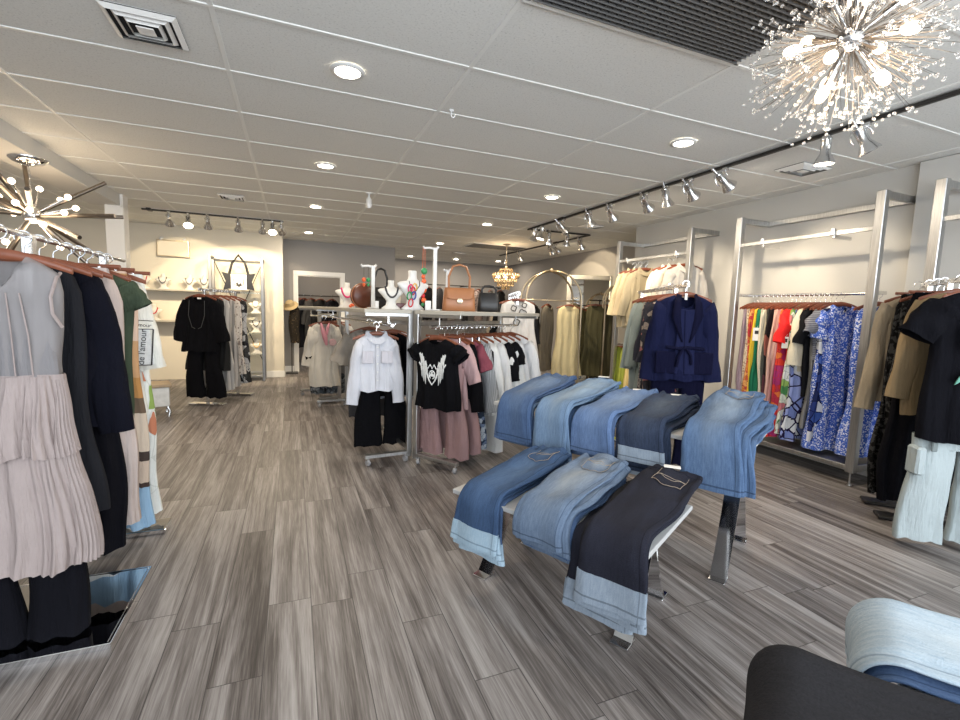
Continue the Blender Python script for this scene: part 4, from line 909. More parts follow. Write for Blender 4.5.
# third table at the bottom right corner
TH2 = radians(30)
e = empty('display_table', (1.06, .19, 0), TH2); tag(e, 'display table cut off at the bottom right corner, with black and bleached jeans', 'table', 'jeans display tables')
obj('table_top', MB().box((-.16, -.02, .731), (.90, .50, .022), .003), M_greyboard, e)
for x in (-.5, .22):
    for sg in (-1, 1):
        rings = []
        for i in range(15):
            t = i/14; yy = sg*(.28*(1-t)**1.9+.006); zz = t*.72; rings.append([(x-.05, yy-.006, zz), (x+.05, yy-.006, zz), (x+.05, yy+.006, zz), (x-.05, yy+.006, zz)])
        obj('leg', MB().loft(rings, True, True).box((x, sg*.29, .006), (.10, .085, .012), .002), M_chrome, e, smooth=40)
def stack2(P, mats, where, back, hang, wid, seed, grp='jeans on the corner table', **k):
    n = len(mats)
    for i, m in enumerate(mats):
        rnd = random.Random(seed*7+i); inv = n-1-i
        o = jeans((P[0], P[1], .744), i, m, POS[inv]+' of '+where, grp, back=back, hang=hang+inv*.012, wid=wid*rnd.uniform(.98, 1.02), shift=rnd.uniform(-.01, .01), seed=seed*10+i, tw=TH2-TH, **k)
stack2((.735, .425), [J_soft, J_soft, J_soft], 'the washed black stack at the bottom right corner', .62, .16, .37, 21, th_l=.014, th_w=.022)
stack2((1.09, .460), [J_pale, J_mid, J_pale], 'the bleached pale blue stack at the bottom right corner', .62, .06, .27, 22, th_l=.014, th_w=.022)
# ---------------------------------------------------------------- left foreground rack
LX = -.97
e = empty('garment_rack', (LX, 2.75, 0)); tag(e, 'rail stand on a mirrored base holding the pink pleated dress at the left edge', 'clothes rack')
obj('mirrored_base', MB().box((-.03, -.34, .012), (.60, .58, .022), .004), M_mirror, e)
obj('base_edge', MB().box((-.03, -.63, .012), (.61, .012, .026), .002).box((.275, -.34, .012), (.012, .59, .026), .002).box((-.03, -.05, .012), (.61, .012, .026), .002), M_chrome, e)
obj('rear_base', MB().box((0, .45, .02), (.5, .16, .03), .005), M_chrome, e)
obj('hanging_rail', MB().tube([(0, -.75, 1.62), (0, .78, 1.62)], .011, 12), M_chrome_soft, e)
for y in (-.34, .45): obj('upright', MB().box((-.0, y, .81), (.035, .045, 1.62), .004), M_chrome_soft, e)
GLF = 'garments on the left foreground rack'; HLF = 'hangers on the left foreground rack'
R6 = Rail((LX, 2.05), (LX, 3.5), 1.62, 0, GLF, HLF, 'r')
def sheer(name, col, alpha):
    m, nt, b = newmat(name); b.inputs['Base Color'].default_value = rgba(col); b.inputs['Roughness'].default_value = .8
    v = coords(nt); f = noi(nt, coords(nt, (8, 8, 1.2)), 2.2, 3); 
    nt.links.new(mth(nt, 'ADD', mth(nt, 'MULTIPLY', f, .35), alpha-.17), b.inputs['Alpha']); return m
M_sheer = sheer('sheer_blush_mesh', (.31, .29, .29), .60); M_blush = B((.33, .275, .262)); M_slip = B((.20, .19, .195))
p = R6.at(.15)
hanger(p, -.05, 'reddish wooden hanger inside the blush pink pleated dress', HLF, 'r')
dr = garment('dress', .435, M_sheer, p+Vector((0, 0, NECK)), -.05, 'blush pink dress with sheer bodice and two pleated tiers, in the left foreground', 'dress', GLF, sw=.165, ch=.175, hw=.158, d=.055, nf=.12, fold=.006)
for i, (z0, z1, w0, w1, d0, d1) in enumerate(((-.43, -.725, .158, .200, .055, .075), (-.705, -1.17, .185, .230, .068, .09))):
    rows = interp_rows([(z0, w0, d0, .5), ((z0+z1)/2, (w0+w1)/2, (d0+d1)/2, 1.0), (z1, w1, d1, 1.5)], 14)
    obj('skirt_tier', MB().loft(body_rings(rows, 200, .010, 6, 40+i, pleat=44)), M_blush, dr, smooth=175)
rows = interp_rows([(-.425, .162, .057, .3), (-.445, .164, .058, .3)], 3); obj('waist_seam', MB().loft(body_rings(rows, 60, .006, 6, 3)), M_blush, dr, smooth=175)
rows = interp_rows([(-.17, .145, .042, .2), (-.30, .150, .045, .4), (-.43, .150, .046, .4)], 8); obj('slip_lining', MB().loft(body_rings(rows, 40, .006, 5, 5)), M_slip, dr, smooth=175)
for x in (-.10, -.05, 0, .05, .10): obj('bodice_seam', MB().tube([(x*.75, -.058, -.13), (x*.95, -.064, -.28), (x, -.063, -.425)], .0028, 6), M_blush, dr)
q = MB(); 
for sg in (-1, 1): pass
for sg in (-1, 1):
    obj('armhole_trim', MB().tube([(sg*.160, .03, -.05), (sg*.168, -.02, -.07), (sg*.160, -.05, -.14), (sg*.165, -.055, -.20), (sg*.176, -.02, -.25)], .006, 6), M_blush, dr)
M_noir = B((.0055, .0055, .008)); M_char = B((.016, .0165, .020)); M_ink = B((.0055, .0058, .0105))
skp = trousers(1.06, M_noir, R6.at(.15)+Vector((-.02, .02, -.52)), 0, 'black wide trousers under the blush pleated dress, almost touching the mirrored base', GLF, hem=.10, w_=.15, d=.05)
R6.top(.32, 'dress', 1.05, M_char, 'charcoal sleeveless dress with wide straps behind the blush dress', 'dress', sw=.15, ch=.17, hw=.21, d=.04, nf=.16)
R6.top(.44, 'jacket', .70, M_ink, 'navy black blazer with a long straight sleeve on the left rack', 'jacket', sw=.185, ch=.19, hw=.20, sl=.66, slr=(.085, .07), slo=.045, d=.05, nf=.14, k=4, fold=.008)
R6.top(.56, 'dress', 1.32, M_noir, 'long plain black dress behind the blazer', 'dress', sw=.17, hw=.22, d=.045)
R6.skirt(.70, 1.26, B((.50, .42, .39)), 'pale mauve pleated skirt seen below the blazer', w0=.15, w1=.23, pleat=26, d=.045)
R6.top(.82, 'blouse', .82, B((.05, .068, .045)), 'army green cap sleeved blouse on the left rack', 'blouse', sw=.20, hw=.18, sl=.12, slr=(.08, .07), slo=.03, d=.045)
M_patch = cloth((.6, .5, .4), 'blocks', [(0, (.72, .72, .70)), (.05, (.26, .40, .55)), (.22, (.06, .04, .035)), (.24, (.52, .42, .34)), (.33, (.06, .045, .04)), (.37, (.56, .47, .38)), (.52, (.14, .10, .07)), (.58, (.42, .22, .08)), (.66, (.5, .3, .16)), (.8, (.62, .46, .36))], ow=.03)
R6.skirt(.92, 1.38, M_patch, 'long patchwork print skirt with brown and blue panels on the left rack', w0=.16, w1=.235, d=.05)
M_offw = B((.70, .70, .65)); M_scarf = B((.70, .72, .70), pat='floral', pal=[(.72, .74, .72), (.25, .36, .10), (.7, .72, .70), (.42, .45, .12), (.5, .2, .12), (.72, .74, .72)], sc=7, ow=.02, out=(.6, .62, .6))
ws = R6.top(1.08, 'blouse', .78, M_offw, 'off-white blouse with black lettering on its sleeve', 'blouse', sw=.155, hw=.18, sl=.46, slr=(.09, .072), slo=.06, d=.05, collar=None)
R6.skirt(1.20, 1.42, M_scarf, 'long white skirt with green leaf print behind the lettered blouse', w0=.16, w1=.20, d=.05)
pn = obj('sleeve_panel', MB().box((.195, -.062, -.40), (.085, .006, .20), .002, Matrix.Rotation(-.10, 3, 'Y')), M_print, ws)
for a_, b_ in (((.150, -.30), (.135, -.50)), ((.248, -.30), (.233, -.50)), ((.135, -.50), (.233, -.50)), ((.150, -.30), (.248, -.30)), ((.145, -.25), (.25, -.255))): obj('panel_border', MB().bar((a_[0], -.067, a_[1]), (b_[0], -.067, b_[1]), .007, .004, .001), M_black, ws)
def text(s, size, mat, parent, loc, rot, name):
    cu = bpy.data.curves.new(name, 'FONT'); cu.body = s; cu.size = size; cu.extrude = .0008; cu.align_x = 'CENTER'; cu.align_y = 'CENTER'; cu.materials.append(mat)
    t_ = bpy.data.objects.new(name, cu); COL.objects.link(t_); bpy.context.view_layer.update()
    me = bpy.data.meshes.new_from_object(t_.evaluated_get(bpy.context.evaluated_depsgraph_get())); bpy.data.objects.remove(t_)
    me.materials.clear(); me.materials.append(mat); o = link(name, me, parent, loc, rot); return o
text("de l'amour", .046, M_black, ws, (.193, -.0665, -.40), (radians(90), radians(-84), 0), 'sleeve_lettering')
text("l'amour", .028, M_black, ws, (.198, -.068, -.278), (radians(90), radians(4), 0), 'cuff_lettering')

# ---------------------------------------------------------------- centre racks with shelf on top
bv = Vector((.815, .58)).normalized(); dv = Vector((.58, -.815)).normalized()
M_caster = plain('caster_wheel', (.30, .30, .31), .3)
def shelf_rack(P, axis, side, L, depth, lab, ztop=1.365, zrail=1.23, shelf_back=0.0):
    r = math.atan2(axis.y, axis.x); e = empty('shelf_rack', (P.x, P.y, 0), r); tag(e, lab, 'clothes rack', 'steel shelf racks')
    ax = Vector((-axis.y, axis.x)); s = 1 if ax.dot(side) > 0 else -1
    for i, x in enumerate((0, L)):
        obj('post', MB().box((x, 0, ztop/2+.025), (.045, .045, ztop-.05), .003), M_steel, e)
        ft = obj('foot', MB().box((x, s*depth*.5, .085), (.045, depth, .03), .003), M_steel, e)
        for y in (.03, depth-.03):
            obj('caster', MB().lathe([(.004, -.012), (.026, -.012), (.028, 0), (.026, .012), (.004, .012)], 16), M_caster, e, loc=(x, s*y, .029), rot=(radians(90), 0, .4))
            obj('caster_fork', MB().box((x, s*y, .06), (.022, .03, .03), .003), M_chrome_soft, e)
        obj('shelf_bracket', MB().box((x, s*depth*.5, ztop-.045), (.03, depth, .03), .003), M_steel, e)
    obj('top_shelf', MB().box((L/2, s*depth*.5, ztop-.017), (L+.05, depth+.02, .034), .003), M_shelf, e)
    obj('hanging_rail', MB().tube([(-.10, s*depth*.48, zrail), (L-.03, s*depth*.48, zrail)], .013, 12), M_chrome_soft, e)
    for x in (.02, L-.05): obj('rail_hanger', MB().box((x, s*depth*.48, (zrail+ztop-.03)/2), (.012, .012, ztop-.03-zrail), .001), M_chrome_soft, e)
    obj('cross_bar', MB().box((L/2, 0, zrail+.02), (L-.03, .02, .035), .003), M_steel, e)
    obj('bottom_bar', MB().box((L/2, 0, .11), (L-.03, .03, .03), .003), M_steel, e)
    return e
PB = Vector((1.0, 3.93)); shelf_rack(PB, bv, dv, 1.42, .46, 'steel shelf rack of white shirts with the brown handbag on its top shelf')
ev = Vector((-.105, .994)).normalized(); PA = Vector((.955, 4.02)); shelf_rack(PA, ev, Vector((-1, 0)), 2.6, .40, 'steel shelf rack holding the white shirt, necklace busts on its top shelf')
PC_ = Vector((.60, 6.85)); ec = Vector((-.30, .95)).normalized(); shelf_rack(PC_, ec, Vector((-1, 0)), .75, .30, 'farthest steel shelf rack, with the cream coat on its end')
RB = math.atan2(-bv.x, bv.y)
GB_ = 'garments on the white shirts rack'; HB_ = 'hangers on the white shirts rack'
s0 = PB + dv*.225; R7 = Rail(s0-bv*.10, s0+bv*1.4, 1.23, RB, GB_, HB_, 'r')
M_teeb = B((.0048, .0048, .006)); M_mauve = B((.30, .19, .19)); M_wine = B((.20, .055, .075)); M_w = B((.60, .60, .59)); M_gs = B((.30, .31, .315), pat='stripe', pal=[(.34, .35, .36), (.24, .25, .26)], sc=70)
M_bw = B((.03, .04, .07), pat='floral', pal=[(.02, .03, .05), (.35, .4, .46), (.03, .05, .09), (.12, .16, .25)], sc=24, ow=.02, out=(.01, .015, .03))
bt = R7.top(.10, 't_shirt', .60, M_teeb, 'black t-shirt with white winged print hung on the rack end', 't-shirt', sw=.20, hw=.235, sl=.09, slr=(.085, .08), slo=.06, d=.055, nf=.05)
q = MB()
for sg in (-1, 1):
    q = MB()
    rq = random.Random(9)
    for x0, z0, x1, z1, w_ in ((.135, -.12, .118, -.25, .011), (.128, -.13, .100, -.31, .009), (.115, -.125, .088, -.34, .012), (.096, -.15, .085, -.30, .006), (.082, -.19, .070, -.36, .013), (.072, -.185, .060, -.28, .006), (.14, -.20, .112, -.30, .006), (.056, -.24, .052, -.31, .007), (.064, -.26, .085, -.33, .007), (.10, -.22, .075, -.33, .008)):
        q.prism([(sg*(x0-w_/2), z0), (sg*(x0+w_/2), z0-.01), (sg*(x1+w_*.4), (z0+z1)/2), (sg*(x1+w_*.3), z1), (sg*(x1-w_*.2), z1-.025), (sg*(x1-w_*.5), (z0+z1)/2+.01)][::sg], -.074, -.070)
    obj('wing_print', q, M_print, bt, smooth=0)
q = MB().tube([(.03*cos(a), -.074, -.30+.034*sin(a)) for a in [2*pi*k/20 for k in range(20)]], .0045, 5, closed=True).tube([(-.045, -.074, -.25), (-.02, -.074, -.215), (0, -.074, -.25), (.02, -.074, -.215), (.045, -.074, -.25)], .0045, 5).tube([(-.055, -.074, -.29), (-.03, -.074, -.35), (0, -.074, -.385), (.03, -.074, -.35), (.055, -.074, -.29)], .006, 5).prism([(-.016, -.275), (.016, -.275), (.022, -.31), (0, -.335), (-.022, -.31)], -.075, -.071)
obj('emblem_print', q, M_print, bt, smooth=0); obj('emblem_void', MB().prism([(-.014, -.315), (.014, -.315), (.0, -.36)], -.078, -.074).prism([(-.022, -.275), (-.006, -.285), (-.02, -.295)], -.078, -.074).prism([(.022, -.275), (.02, -.295), (.006, -.285)], -.078, -.074), M_teeb, bt, smooth=0)
obj('neck_label', MB().box((0, -.02, -.075), (.02, .004, .02)), M_tag, bt)
R7.bottom(.19, 1.02, M_mauve, 'dusty mauve flared trousers below the winged black t-shirt', drop=-.11, hem=.125, w_=.165, gap=.03)
R7.top(.26, 'blouse', .60, B((.45, .30, .30)), 'dusty pink blouse just behind the winged t-shirt', 'blouse', sw=.185, sl=.3, d=.035)
R7.top(.33, 'jacket', .52, M_teeb, 'short black jacket with long sleeve on the white shirts rack', 'jacket', sw=.20, sl=.56, slr=(.085, .065), slo=.07, d=.04)
R7.bottom(.38, 1.02, B((.33, .21, .21)), 'second pair of mauve flared trousers behind the short black jacket', hem=.135, w_=.165)
R7.top(.44, 'blouse', .45, M_wine, 'wine red short blouse on the white shirts rack', 'blouse', sw=.20, sl=.22, slr=(.09, .085), slo=.06, d=.04)
R7.bottom(.49, 1.0, M_bw, 'navy trousers with a white floral print', hem=.13, w_=.165)
R7.top(.56, 'shirt', .70, M_gs, 'grey striped shirt on the white shirts rack', 'shirt', sw=.205, sl=.60, slr=(.09, .07), slo=.07, d=.04, hw=.23)
trim = R7.top(.66, 'shirt', .72, M_w, 'white shirt edged with a black stripe and buttons', 'shirt', sw=.205, sl=.6, slr=(.095, .08), slo=.08, d=.045, hw=.24)
for sg in (-1, 1): obj('black_edging', MB().tube([(sg*.06, -.05, -.012), (sg*.13, -.07, -.045), (sg*.20, -.075, -.085), (sg*.245, -.07, -.13), (sg*.255, -.075, -.24), (sg*.24, -.075, -.32)], .012, 6), M_teeb, trim)
for z in (-.14, -.30, -.46): obj('button', MB().sphere((.10, -.068, z), .010, 8, 6), M_black, trim)
R7.bottom(.72, 1.08, B((.56, .555, .54)), 'white wide leg trousers hanging to the floor beside the jeans', hem=.155, w_=.18)
R7.top(.79, 'tunic', .84, B((.56, .56, .56)), 'long plain white tunic in the middle of the white shirts rack', 'tunic', sw=.21, sl=.62, slr=(.095, .085), slo=.09, d=.045, hw=.25)
bk = R7.top(.92, 'shirt', .72, B((.62, .62, .61)), 'white shirt with black shoulder and cuff bands, left one', 'shirt', sw=.21, sl=.58, slr=(.095, .085), slo=.09, d=.045)
for sg in (-1, 1): obj('shoulder_band', sleeve_mb(sg, .214, .36, .100, .094, .062, .70, 5), M_teeb, bk, smooth=175)
bk = R7.top(1.06, 'shirt', .70, B((.58, .59, .59)), 'white shirt with a black yoke, right one', 'shirt', sw=.21, sl=.60, slr=(.095, .085), slo=.09, d=.045)
for sg in (-1, 1): obj('black_yoke', sleeve_mb(sg, .214, .22, .100, .097, .045, .70, 5), M_teeb, bk, smooth=175)
R7.top(1.19, 'shirt', .66, B((.56, .57, .59)), 'cool white shirt next to the far white blouse', 'shirt', sw=.20, sl=.6, slr=(.09, .08), slo=.09, d=.045)
R7.top(1.36, 'blouse', .66, B((.62, .63, .65)), 'bright white blouse with full sleeve at the far end of the white shirts rack', 'blouse', sw=.215, sl=.66, slr=(.11, .10), slo=.13, d=.06, hw=.28, fold=.018)
# rack with the white shirt facing the aisle
RA = math.atan2(-ev.x, ev.y)
GA_ = 'garments on the white shirt rack end'; HA_ = 'hangers on the white shirt rack end'
def lone(p, z, rot, name, L, m, lab, cat, grp, hg, kind='r', **k):
    P = Vector((p[0], p[1], z)); hanger(P, rot, 'wooden hanger inside the '+lab, hg, kind); return garment(name, L, m, P+Vector((0, 0, NECK)), rot, lab, cat, grp, **k)
R8a = obj('face_out_arm', MB().bar((.80, 4.75, 1.215), (.68, 4.12, 1.215), .014, .022, .002).tube([(.68, 4.12, 1.22), (.68, 4.11, 1.245)], .006, 8).bar((.76, 4.55, 1.215), (.79, 4.55, 1.245), .012, .02), M_chrome_soft); tag(R8a, 'chrome arm carrying the white shirt in front of the rack', 'rack arm')
wsh = lone((.69, 4.20), 1.235, .04, 'shirt', .51, B((.60, .61, .66)), 'white button shirt with long sleeves facing the aisle on the rack end', 'shirt', GA_, HA_, sw=.17, hw=.17, sl=.56, slr=(.075, .056), slo=.045, d=.05, nf=.06, collar=B((.60, .61, .66)), buttons=M_white, k=4, fold=.007)
for sg in (-1, 1): obj('chest_pocket', MB().box((sg*.085, -.062, -.20), (.10, .010, .11), .003), B((.57, .555, .60)), wsh)
tr = trousers(.98, M_teeb, (.775, 4.34, 1.06), .06, 'black wide cropped trousers with a white side line below the white shirt', GA_, hem=.135, w_=.175, d=.05)
for sg in (-1, 1): obj('white_line', MB().tube([(sg*.10-.08, -.062, -.42), (sg*.10, -.066, -.43), (sg*.10+.09, -.058, -.41)], .004, 6), M_print, tr)
lone((.86, 4.50), 1.235, .02, 'jacket', .62, M_teeb, 'black jacket just behind the white button shirt', 'jacket', GA_, HA_, sw=.20, sl=.55, d=.04)
lone((.93, 4.66), 1.235, .0, 'shirt', .66, B((.55, .60, .70)), 'light blue shirt squeezed beside the rack post', 'shirt', GA_, HA_, sw=.20, sl=.60, slr=(.08, .06), slo=.05, d=.04)
lone((.78, 5.22), 1.235, .05, 't_shirt', .70, B((.29, .265, .235)), 'taupe short sleeved tunic behind the white button shirt', 'tunic', GA_, HA_, sw=.215, hw=.23, sl=.30, slr=(.11, .10), slo=.11, d=.055, nf=.09)
trousers(.95, B((.05, .05, .055)), (.79, 5.34, 1.08), .05, 'dark trousers under the taupe tunic', GA_, hem=.11, w_=.16)
# cream coat and neighbours on the farthest shelf rack
GC_ = 'garments on the cream coat rack'; HC_ = 'hangers on the cream coat rack'
ct = lone((.40, 6.80), 1.235, .05, 'coat', .88, B((.58, .545, .48)), 'cream embroidered coat with a pink scarf at its collar', 'coat', GC_, HC_, sw=.17, hw=.21, sl=.52, slr=(.09, .075), slo=.06, d=.06)
obj('scarf', MB().tube([(-.05, -.03, .0), (-.03, -.07, -.08), (0, -.08, -.20), (.02, -.08, -.30)], [.012, .028, .034, .015], 8).tube([(.06, -.03, .0), (.04, -.07, -.06), (.02, -.08, -.16)], [.01, .022, .016], 8), B((.62, .28, .32)), ct)
obj('pocket_flower', MB().lathe([(.001, 0), (.05, .0), (.045, .008), (.001, .012)], 12), B((.62, .40, .40)), ct, loc=(.10, -.085, -.26), rot=(radians(90), 0, 0)); obj('cuff_bow', MB().prism([(-.04, .02), (.0, 0), (.05, .025), (.03, -.015), (0, -.005), (-.03, -.03)], -.004, .004), M_teeb, ct, loc=(-.22, -.09, -.47))
M_camo = B((.05, .055, .06), pat='floral', pal=[(.04, .045, .05), (.14, .15, .16), (.07, .08, .09), (.22, .23, .24)], sc=26, ow=.02, out=(.03, .03, .035))
trousers(.92, M_camo, (.42, 6.92, 1.05), .05, 'dark speckled trousers under the cream coat', GC_, hem=.10, w_=.17, d=.05)
lone((.52, 7.06), 1.235, .0, 'jacket', .74, B((.22, .21, .20)), 'grey jacket behind the cream coat', 'jacket', GC_, HC_, sw=.20, sl=.55, d=.045); lone((.60, 7.22), 1.235, 0, 'shirt', .70, B((.55, .53, .50)), 'pale grey shirt behind the cream coat, next to the rack post', 'shirt', GC_, HC_, sw=.20, sl=.55, d=.045)
trousers(.96, M_camo, (.56, 7.12, 1.05), 0, 'speckled grey wide trousers behind the cream coat', GC_, hem=.13, w_=.18, d=.05)

# ---------------------------------------------------------------- things on the top shelves
ST = 1.366
def bust(p, h, lab, rot=0, z=ST, mat=None, grp='necklace busts'):
    k = h/.34; q = MB(); rings = []; wx = 1.3
    for zz, w_, d_, yo in ((0, .085, .045, 0), (.012, .088, .048, 0), (.05, .062, .040, .0), (.10, .056, .040, -.004), (.16, .085, .050, -.010), (.205, .118, .052, -.006), (.225, .122, .046, 0), (.240, .100, .040, .004), (.252, .062, .036, .006), (.27, .040, .034, .008), (.30, .036, .033, .010), (.335, .038, .034, .012), (.34, .034, .030, .012)):
        rings.append([(w_*(wx if w_ > .07 else 1)*k*math.copysign(abs(cos(a))**.85, cos(a)), d_*k*sin(a)+yo*k, zz*k) for a in [2*pi*j/26 for j in range(26)]])
    o = obj('necklace_bust', q.loft(rings, True, True), mat or M_bust, loc=(p[0], p[1], z), rot=rot, smooth=70); return tag(o, lab, 'necklace display', grp)
def necklace(b_, k, mat, lab, drop=.10, beads=22, r=.007, cord=None, pend=None):
    o = empty('necklace', b_.location, b_.rotation_euler[2]); tag(o, lab, 'necklace', 'necklaces on display'); k = k/.34; q = MB(); pts = []
    for i in range(beads+1):
        t = i/beads; a = pi*(t*2-1)*.5; x = .075*sin(a)*k; z = (.262-.02 - drop*cos(a)**1.4)*k + .02*k*(abs(sin(a))**6); y = -(.040+.022*cos(a))*k; pts.append((x, y, z))
    if cord: obj('cord', MB().tube(pts, .0022, 6), cord, o)
    for p in pts[0 if not cord else beads//3:(None if not cord else -beads//3)]: q.sphere(p, r*k*(1.0 if not pend else .8), 8, 6)
    obj('bead_string', q, mat, o, smooth=175)
    if pend: obj('pendant', MB().lathe([(.001, -.02), (.014*k, -.01), (.016*k, 0), (.012*k, .012), (.001, .02)], 10, (pts[beads//2][0], pts[beads//2][1]-.008, pts[beads//2][2]-.03*k)), pend, o)
    return o
C_ = lambda n, c, r=.35: plain(n, c, r)
P_pink, P_dark, P_green, P_red, P_yel, P_blue, P_or = C_('pink_bead', (.65, .03, .16)), C_('dark_bead', (.03, .03, .035)), C_('green_bead', (.04, .28, .10)), C_('red_bead', (.55, .02, .03)), C_('amber_bead', (.72, .45, .12)), C_('blue_bead', (.03, .06, .30)), C_('orange_bead', (.75, .13, .04))
b1 = bust((.55, 5.30), .27, 'white necklace bust with a pink necklace on the top shelf'); necklace(b1, .27, P_pink, 'thick bright pink necklace on a white bust', r=.013)
fl = obj('flower_brooch', MB().sphere((0, 0, 0), .028, 10, 6, .6).sphere((.025, 0, .012), .018, 8, 6).sphere((-.022, 0, -.012), .018, 8, 6), P_or, loc=(.60, 5.22, ST+.03)); tag(fl, 'coral flower brooch beside the pink necklace bust', 'brooch')
# round brown bag
e = empty('round_bag', (.655, 4.85, ST), .3); tag(e, 'round brown leather bag standing behind the earring stand', 'bag'); M_brn = plain('brown_leather', (.10, .028, .014), .4, var=.2); M_tanl = plain('tan_leather', (.36, .15, .062), .42, var=.12); M_bagb = plain('black_leather', (.007, .0065, .007), .4)
obj('body', MB().lathe([(.001, -.05), (.10, -.045), (.125, -.02), (.125, .02), (.10, .045), (.001, .05)], 28), M_brn, e, loc=(0, 0, .126), rot=(radians(90), 0, 0)); obj('piping', MB().tube([(.126*cos(a), -.022, .126+.126*sin(a)) for a in [2*pi*k/28 for k in range(28)]], .004, 6, closed=True), M_tanl, e)
def tstick(p, h, arm, lab, rot=0):
    e = empty('jewellery_stand', (p[0], p[1], ST), rot); tag(e, lab, 'jewellery stand', 'white jewellery stands')
    obj('foot', MB().box((0, 0, .006), (.10, .08, .012), .003), M_white, e); obj('upright', MB().box((0, 0, h/2), (.035, .022, h), .003), M_white, e)
    obj('arm', MB().tube([(.01, 0, h-.015), (-arm*.5, 0, h-.005), (-arm, 0, h-.012), (-arm-.012, 0, h+.006)], .011, 8).tube([(0, 0, h-.03), (.03, 0, h+.01)], .011, 8), M_white, e); return e
tstick((.70, 4.46), .40, .10, 'short white jewellery stand hung with earrings behind the round bag'); tstick((1.20, 4.12), .565, .10, 'tall white jewellery stand beside the brown handbag')
for dx, c, lab in ((-.085, P_or, 'orange earring hanging from the short white stand'), (-.045, P_green, 'green earring hanging from the short white stand')):
    e = empty('earring', (.70+dx, 4.455, ST+.385)); tag(e, lab, 'earring', 'earrings on the short white stand'); obj('hook', MB().tube([(0, 0, 0), (0, 0, -.10)], .0015, 5), M_dark, e); obj('drop', MB().sphere((0, 0, -.12), .020, 10, 6, 1.1).sphere((0, 0, -.165), .014, 8, 6, 1.2), c, e)
ln2 = empty('bead_necklace', (1.095, 4.115, ST+.55)); tag(ln2, 'long orange and green bead necklace hanging from the tall white stand', 'necklace')
obj('cord', MB().tube([(-.008, 0, .005), (-.012, 0, -.2), (-.006, 0, -.40)], .002, 5).tube([(.008, 0, .005), (.012, 0, -.2), (.006, 0, -.40)], .002, 5), P_or, ln2)
for k, (z, r, m) in enumerate(((-.20, .030, P_green), (-.25, .018, P_or), (-.29, .022, P_or), (-.33, .016, P_green), (-.37, .026, P_or), (-.42, .020, P_red), (-.46, .024, P_or), (-.50, .016, P_green))): obj('bead', MB().sphere((.004*(-1)**k, 0, z), r, 10, 7), m, ln2)
# black handbag behind the small bust
def handbag(p, w_, h, d, mat, lab, rot, handle, clasp=None, flap=True, z=ST):
    e = empty('handbag', (p[0], p[1], z), rot); tag(e, lab, 'handbag'); q = MB(); rings = []
    for t, s, dd in ((0, 1.0, 1.0), (.02, 1.03, 1.05), (.5, .98, .95), (.85, .93, .7), (1.0, .90, .5)): rings.append([(w_/2*s*math.copysign(abs(cos(a))**.4, cos(a)), d/2*dd*math.copysign(abs(sin(a))**.4, sin(a)), h*t) for a in [2*pi*(k+.5)/28 for k in range(28)]])
    obj('body', q.loft(rings, True, True), mat, e, smooth=60)
    if flap:
        f = MB(); g_ = []
        for i in range(9):
            t = i/8; yy = -d*.26-d*.26*t**.6-.006; zz = h*(1.0-.52*t) + .004; row = []
            for j in range(9):
                u = -1+j/4; row.append((u*w_*.46*(1-.12*t), yy, zz + h*.06*abs(u)**2*t))
            g_.append(row)
        so = obj('flap', f.loft(g_, closed=False), mat, e, smooth=175); m_ = so.modifiers.new('thickness', 'SOLIDIFY'); m_.thickness = .006
    ha = MB(); pts = [(-w_*.32, 0, h*.96), (-w_*.33, 0, h+handle*.5), (-w_*.2, 0, h+handle*.92), (0, 0, h+handle), (w_*.2, 0, h+handle*.92), (w_*.33, 0, h+handle*.5), (w_*.32, 0, h*.96)]
    obj('handle', ha.tube(pts, .011, 8), mat, e)
    if clasp: obj('clasp', MB().lathe([(.010, 0), (.024, 0), (.026, .006), (.012, .010)], 18), clasp, e, loc=(0, -d*.52-.006, h*.45), rot=(radians(90), 0, 0))
    return e
handbag((.80, 4.62), .20, .20, .10, M_bagb, 'black handbag with a round handle behind the small dark necklace bust', .2, .19, None)
b2_ = bust((.80, 4.10), .25, 'small white bust with a dark necklace between the bags'); necklace(b2_, .25, P_dark, 'dark pebble necklace on the small white bust', r=.012)
def boxy(name, p, dims, mat, lab, cat, extra=None, z=ST):
    o = obj(name, MB().box((0, 0, dims[2]/2), dims, .004), mat, loc=(p[0], p[1], z)); tag(o, lab, cat); return o
boxy('candle', (.885, 4.26), (.06, .06, .12), C_('cream_wax', (.74, .68, .55), .5), 'pale cream candle block right of the small bust', 'candle')
boxy('trinket_box', (.90, 4.16), (.09, .06, .055), C_('dark_red_box', (.08, .012, .014)), 'dark red trinket box beside the large bust', 'box'); boxy('perfume_bottle', (.70, 4.25), (.035, .03, .07), M_white, 'little white bottle left of the small bust', 'bottle')
b3 = bust((.995, 4.10), .345, 'large white bust hung with bright coloured ring necklaces', rot=.35, mat=M_white)
e = empty('ring_necklace', b3.location, .35); tag(e, 'necklace of red, amber, green and blue rings on the large white bust', 'necklace')
obj('cord', MB().tube([(.05, -.03, .255), (.03, -.06, .215), (-.02, -.068, .16)], .0035, 6).tube([(-.06, -.03, .25), (-.07, -.062, .20), (-.06, -.07, .15)], .0035, 6), M_dark, e)
for x, z, m in ((-.07, .185, P_pink), (-.025, .195, P_yel), (-.08, .12, P_green), (-.035, .125, P_blue), (-.065, .06, P_red), (-.045, .165, P_red)): obj('ring', MB().tube([(x+.022*cos(a), -.066-.006*sin(a), z+.034*sin(a)) for a in [2*pi*k/18 for k in range(18)]], .006, 8, closed=True), m, e)
boxy('price_card', (1.12, 4.04), (.055, .008, .085), M_white, 'small white card on the shelf beside the large bust', 'card')
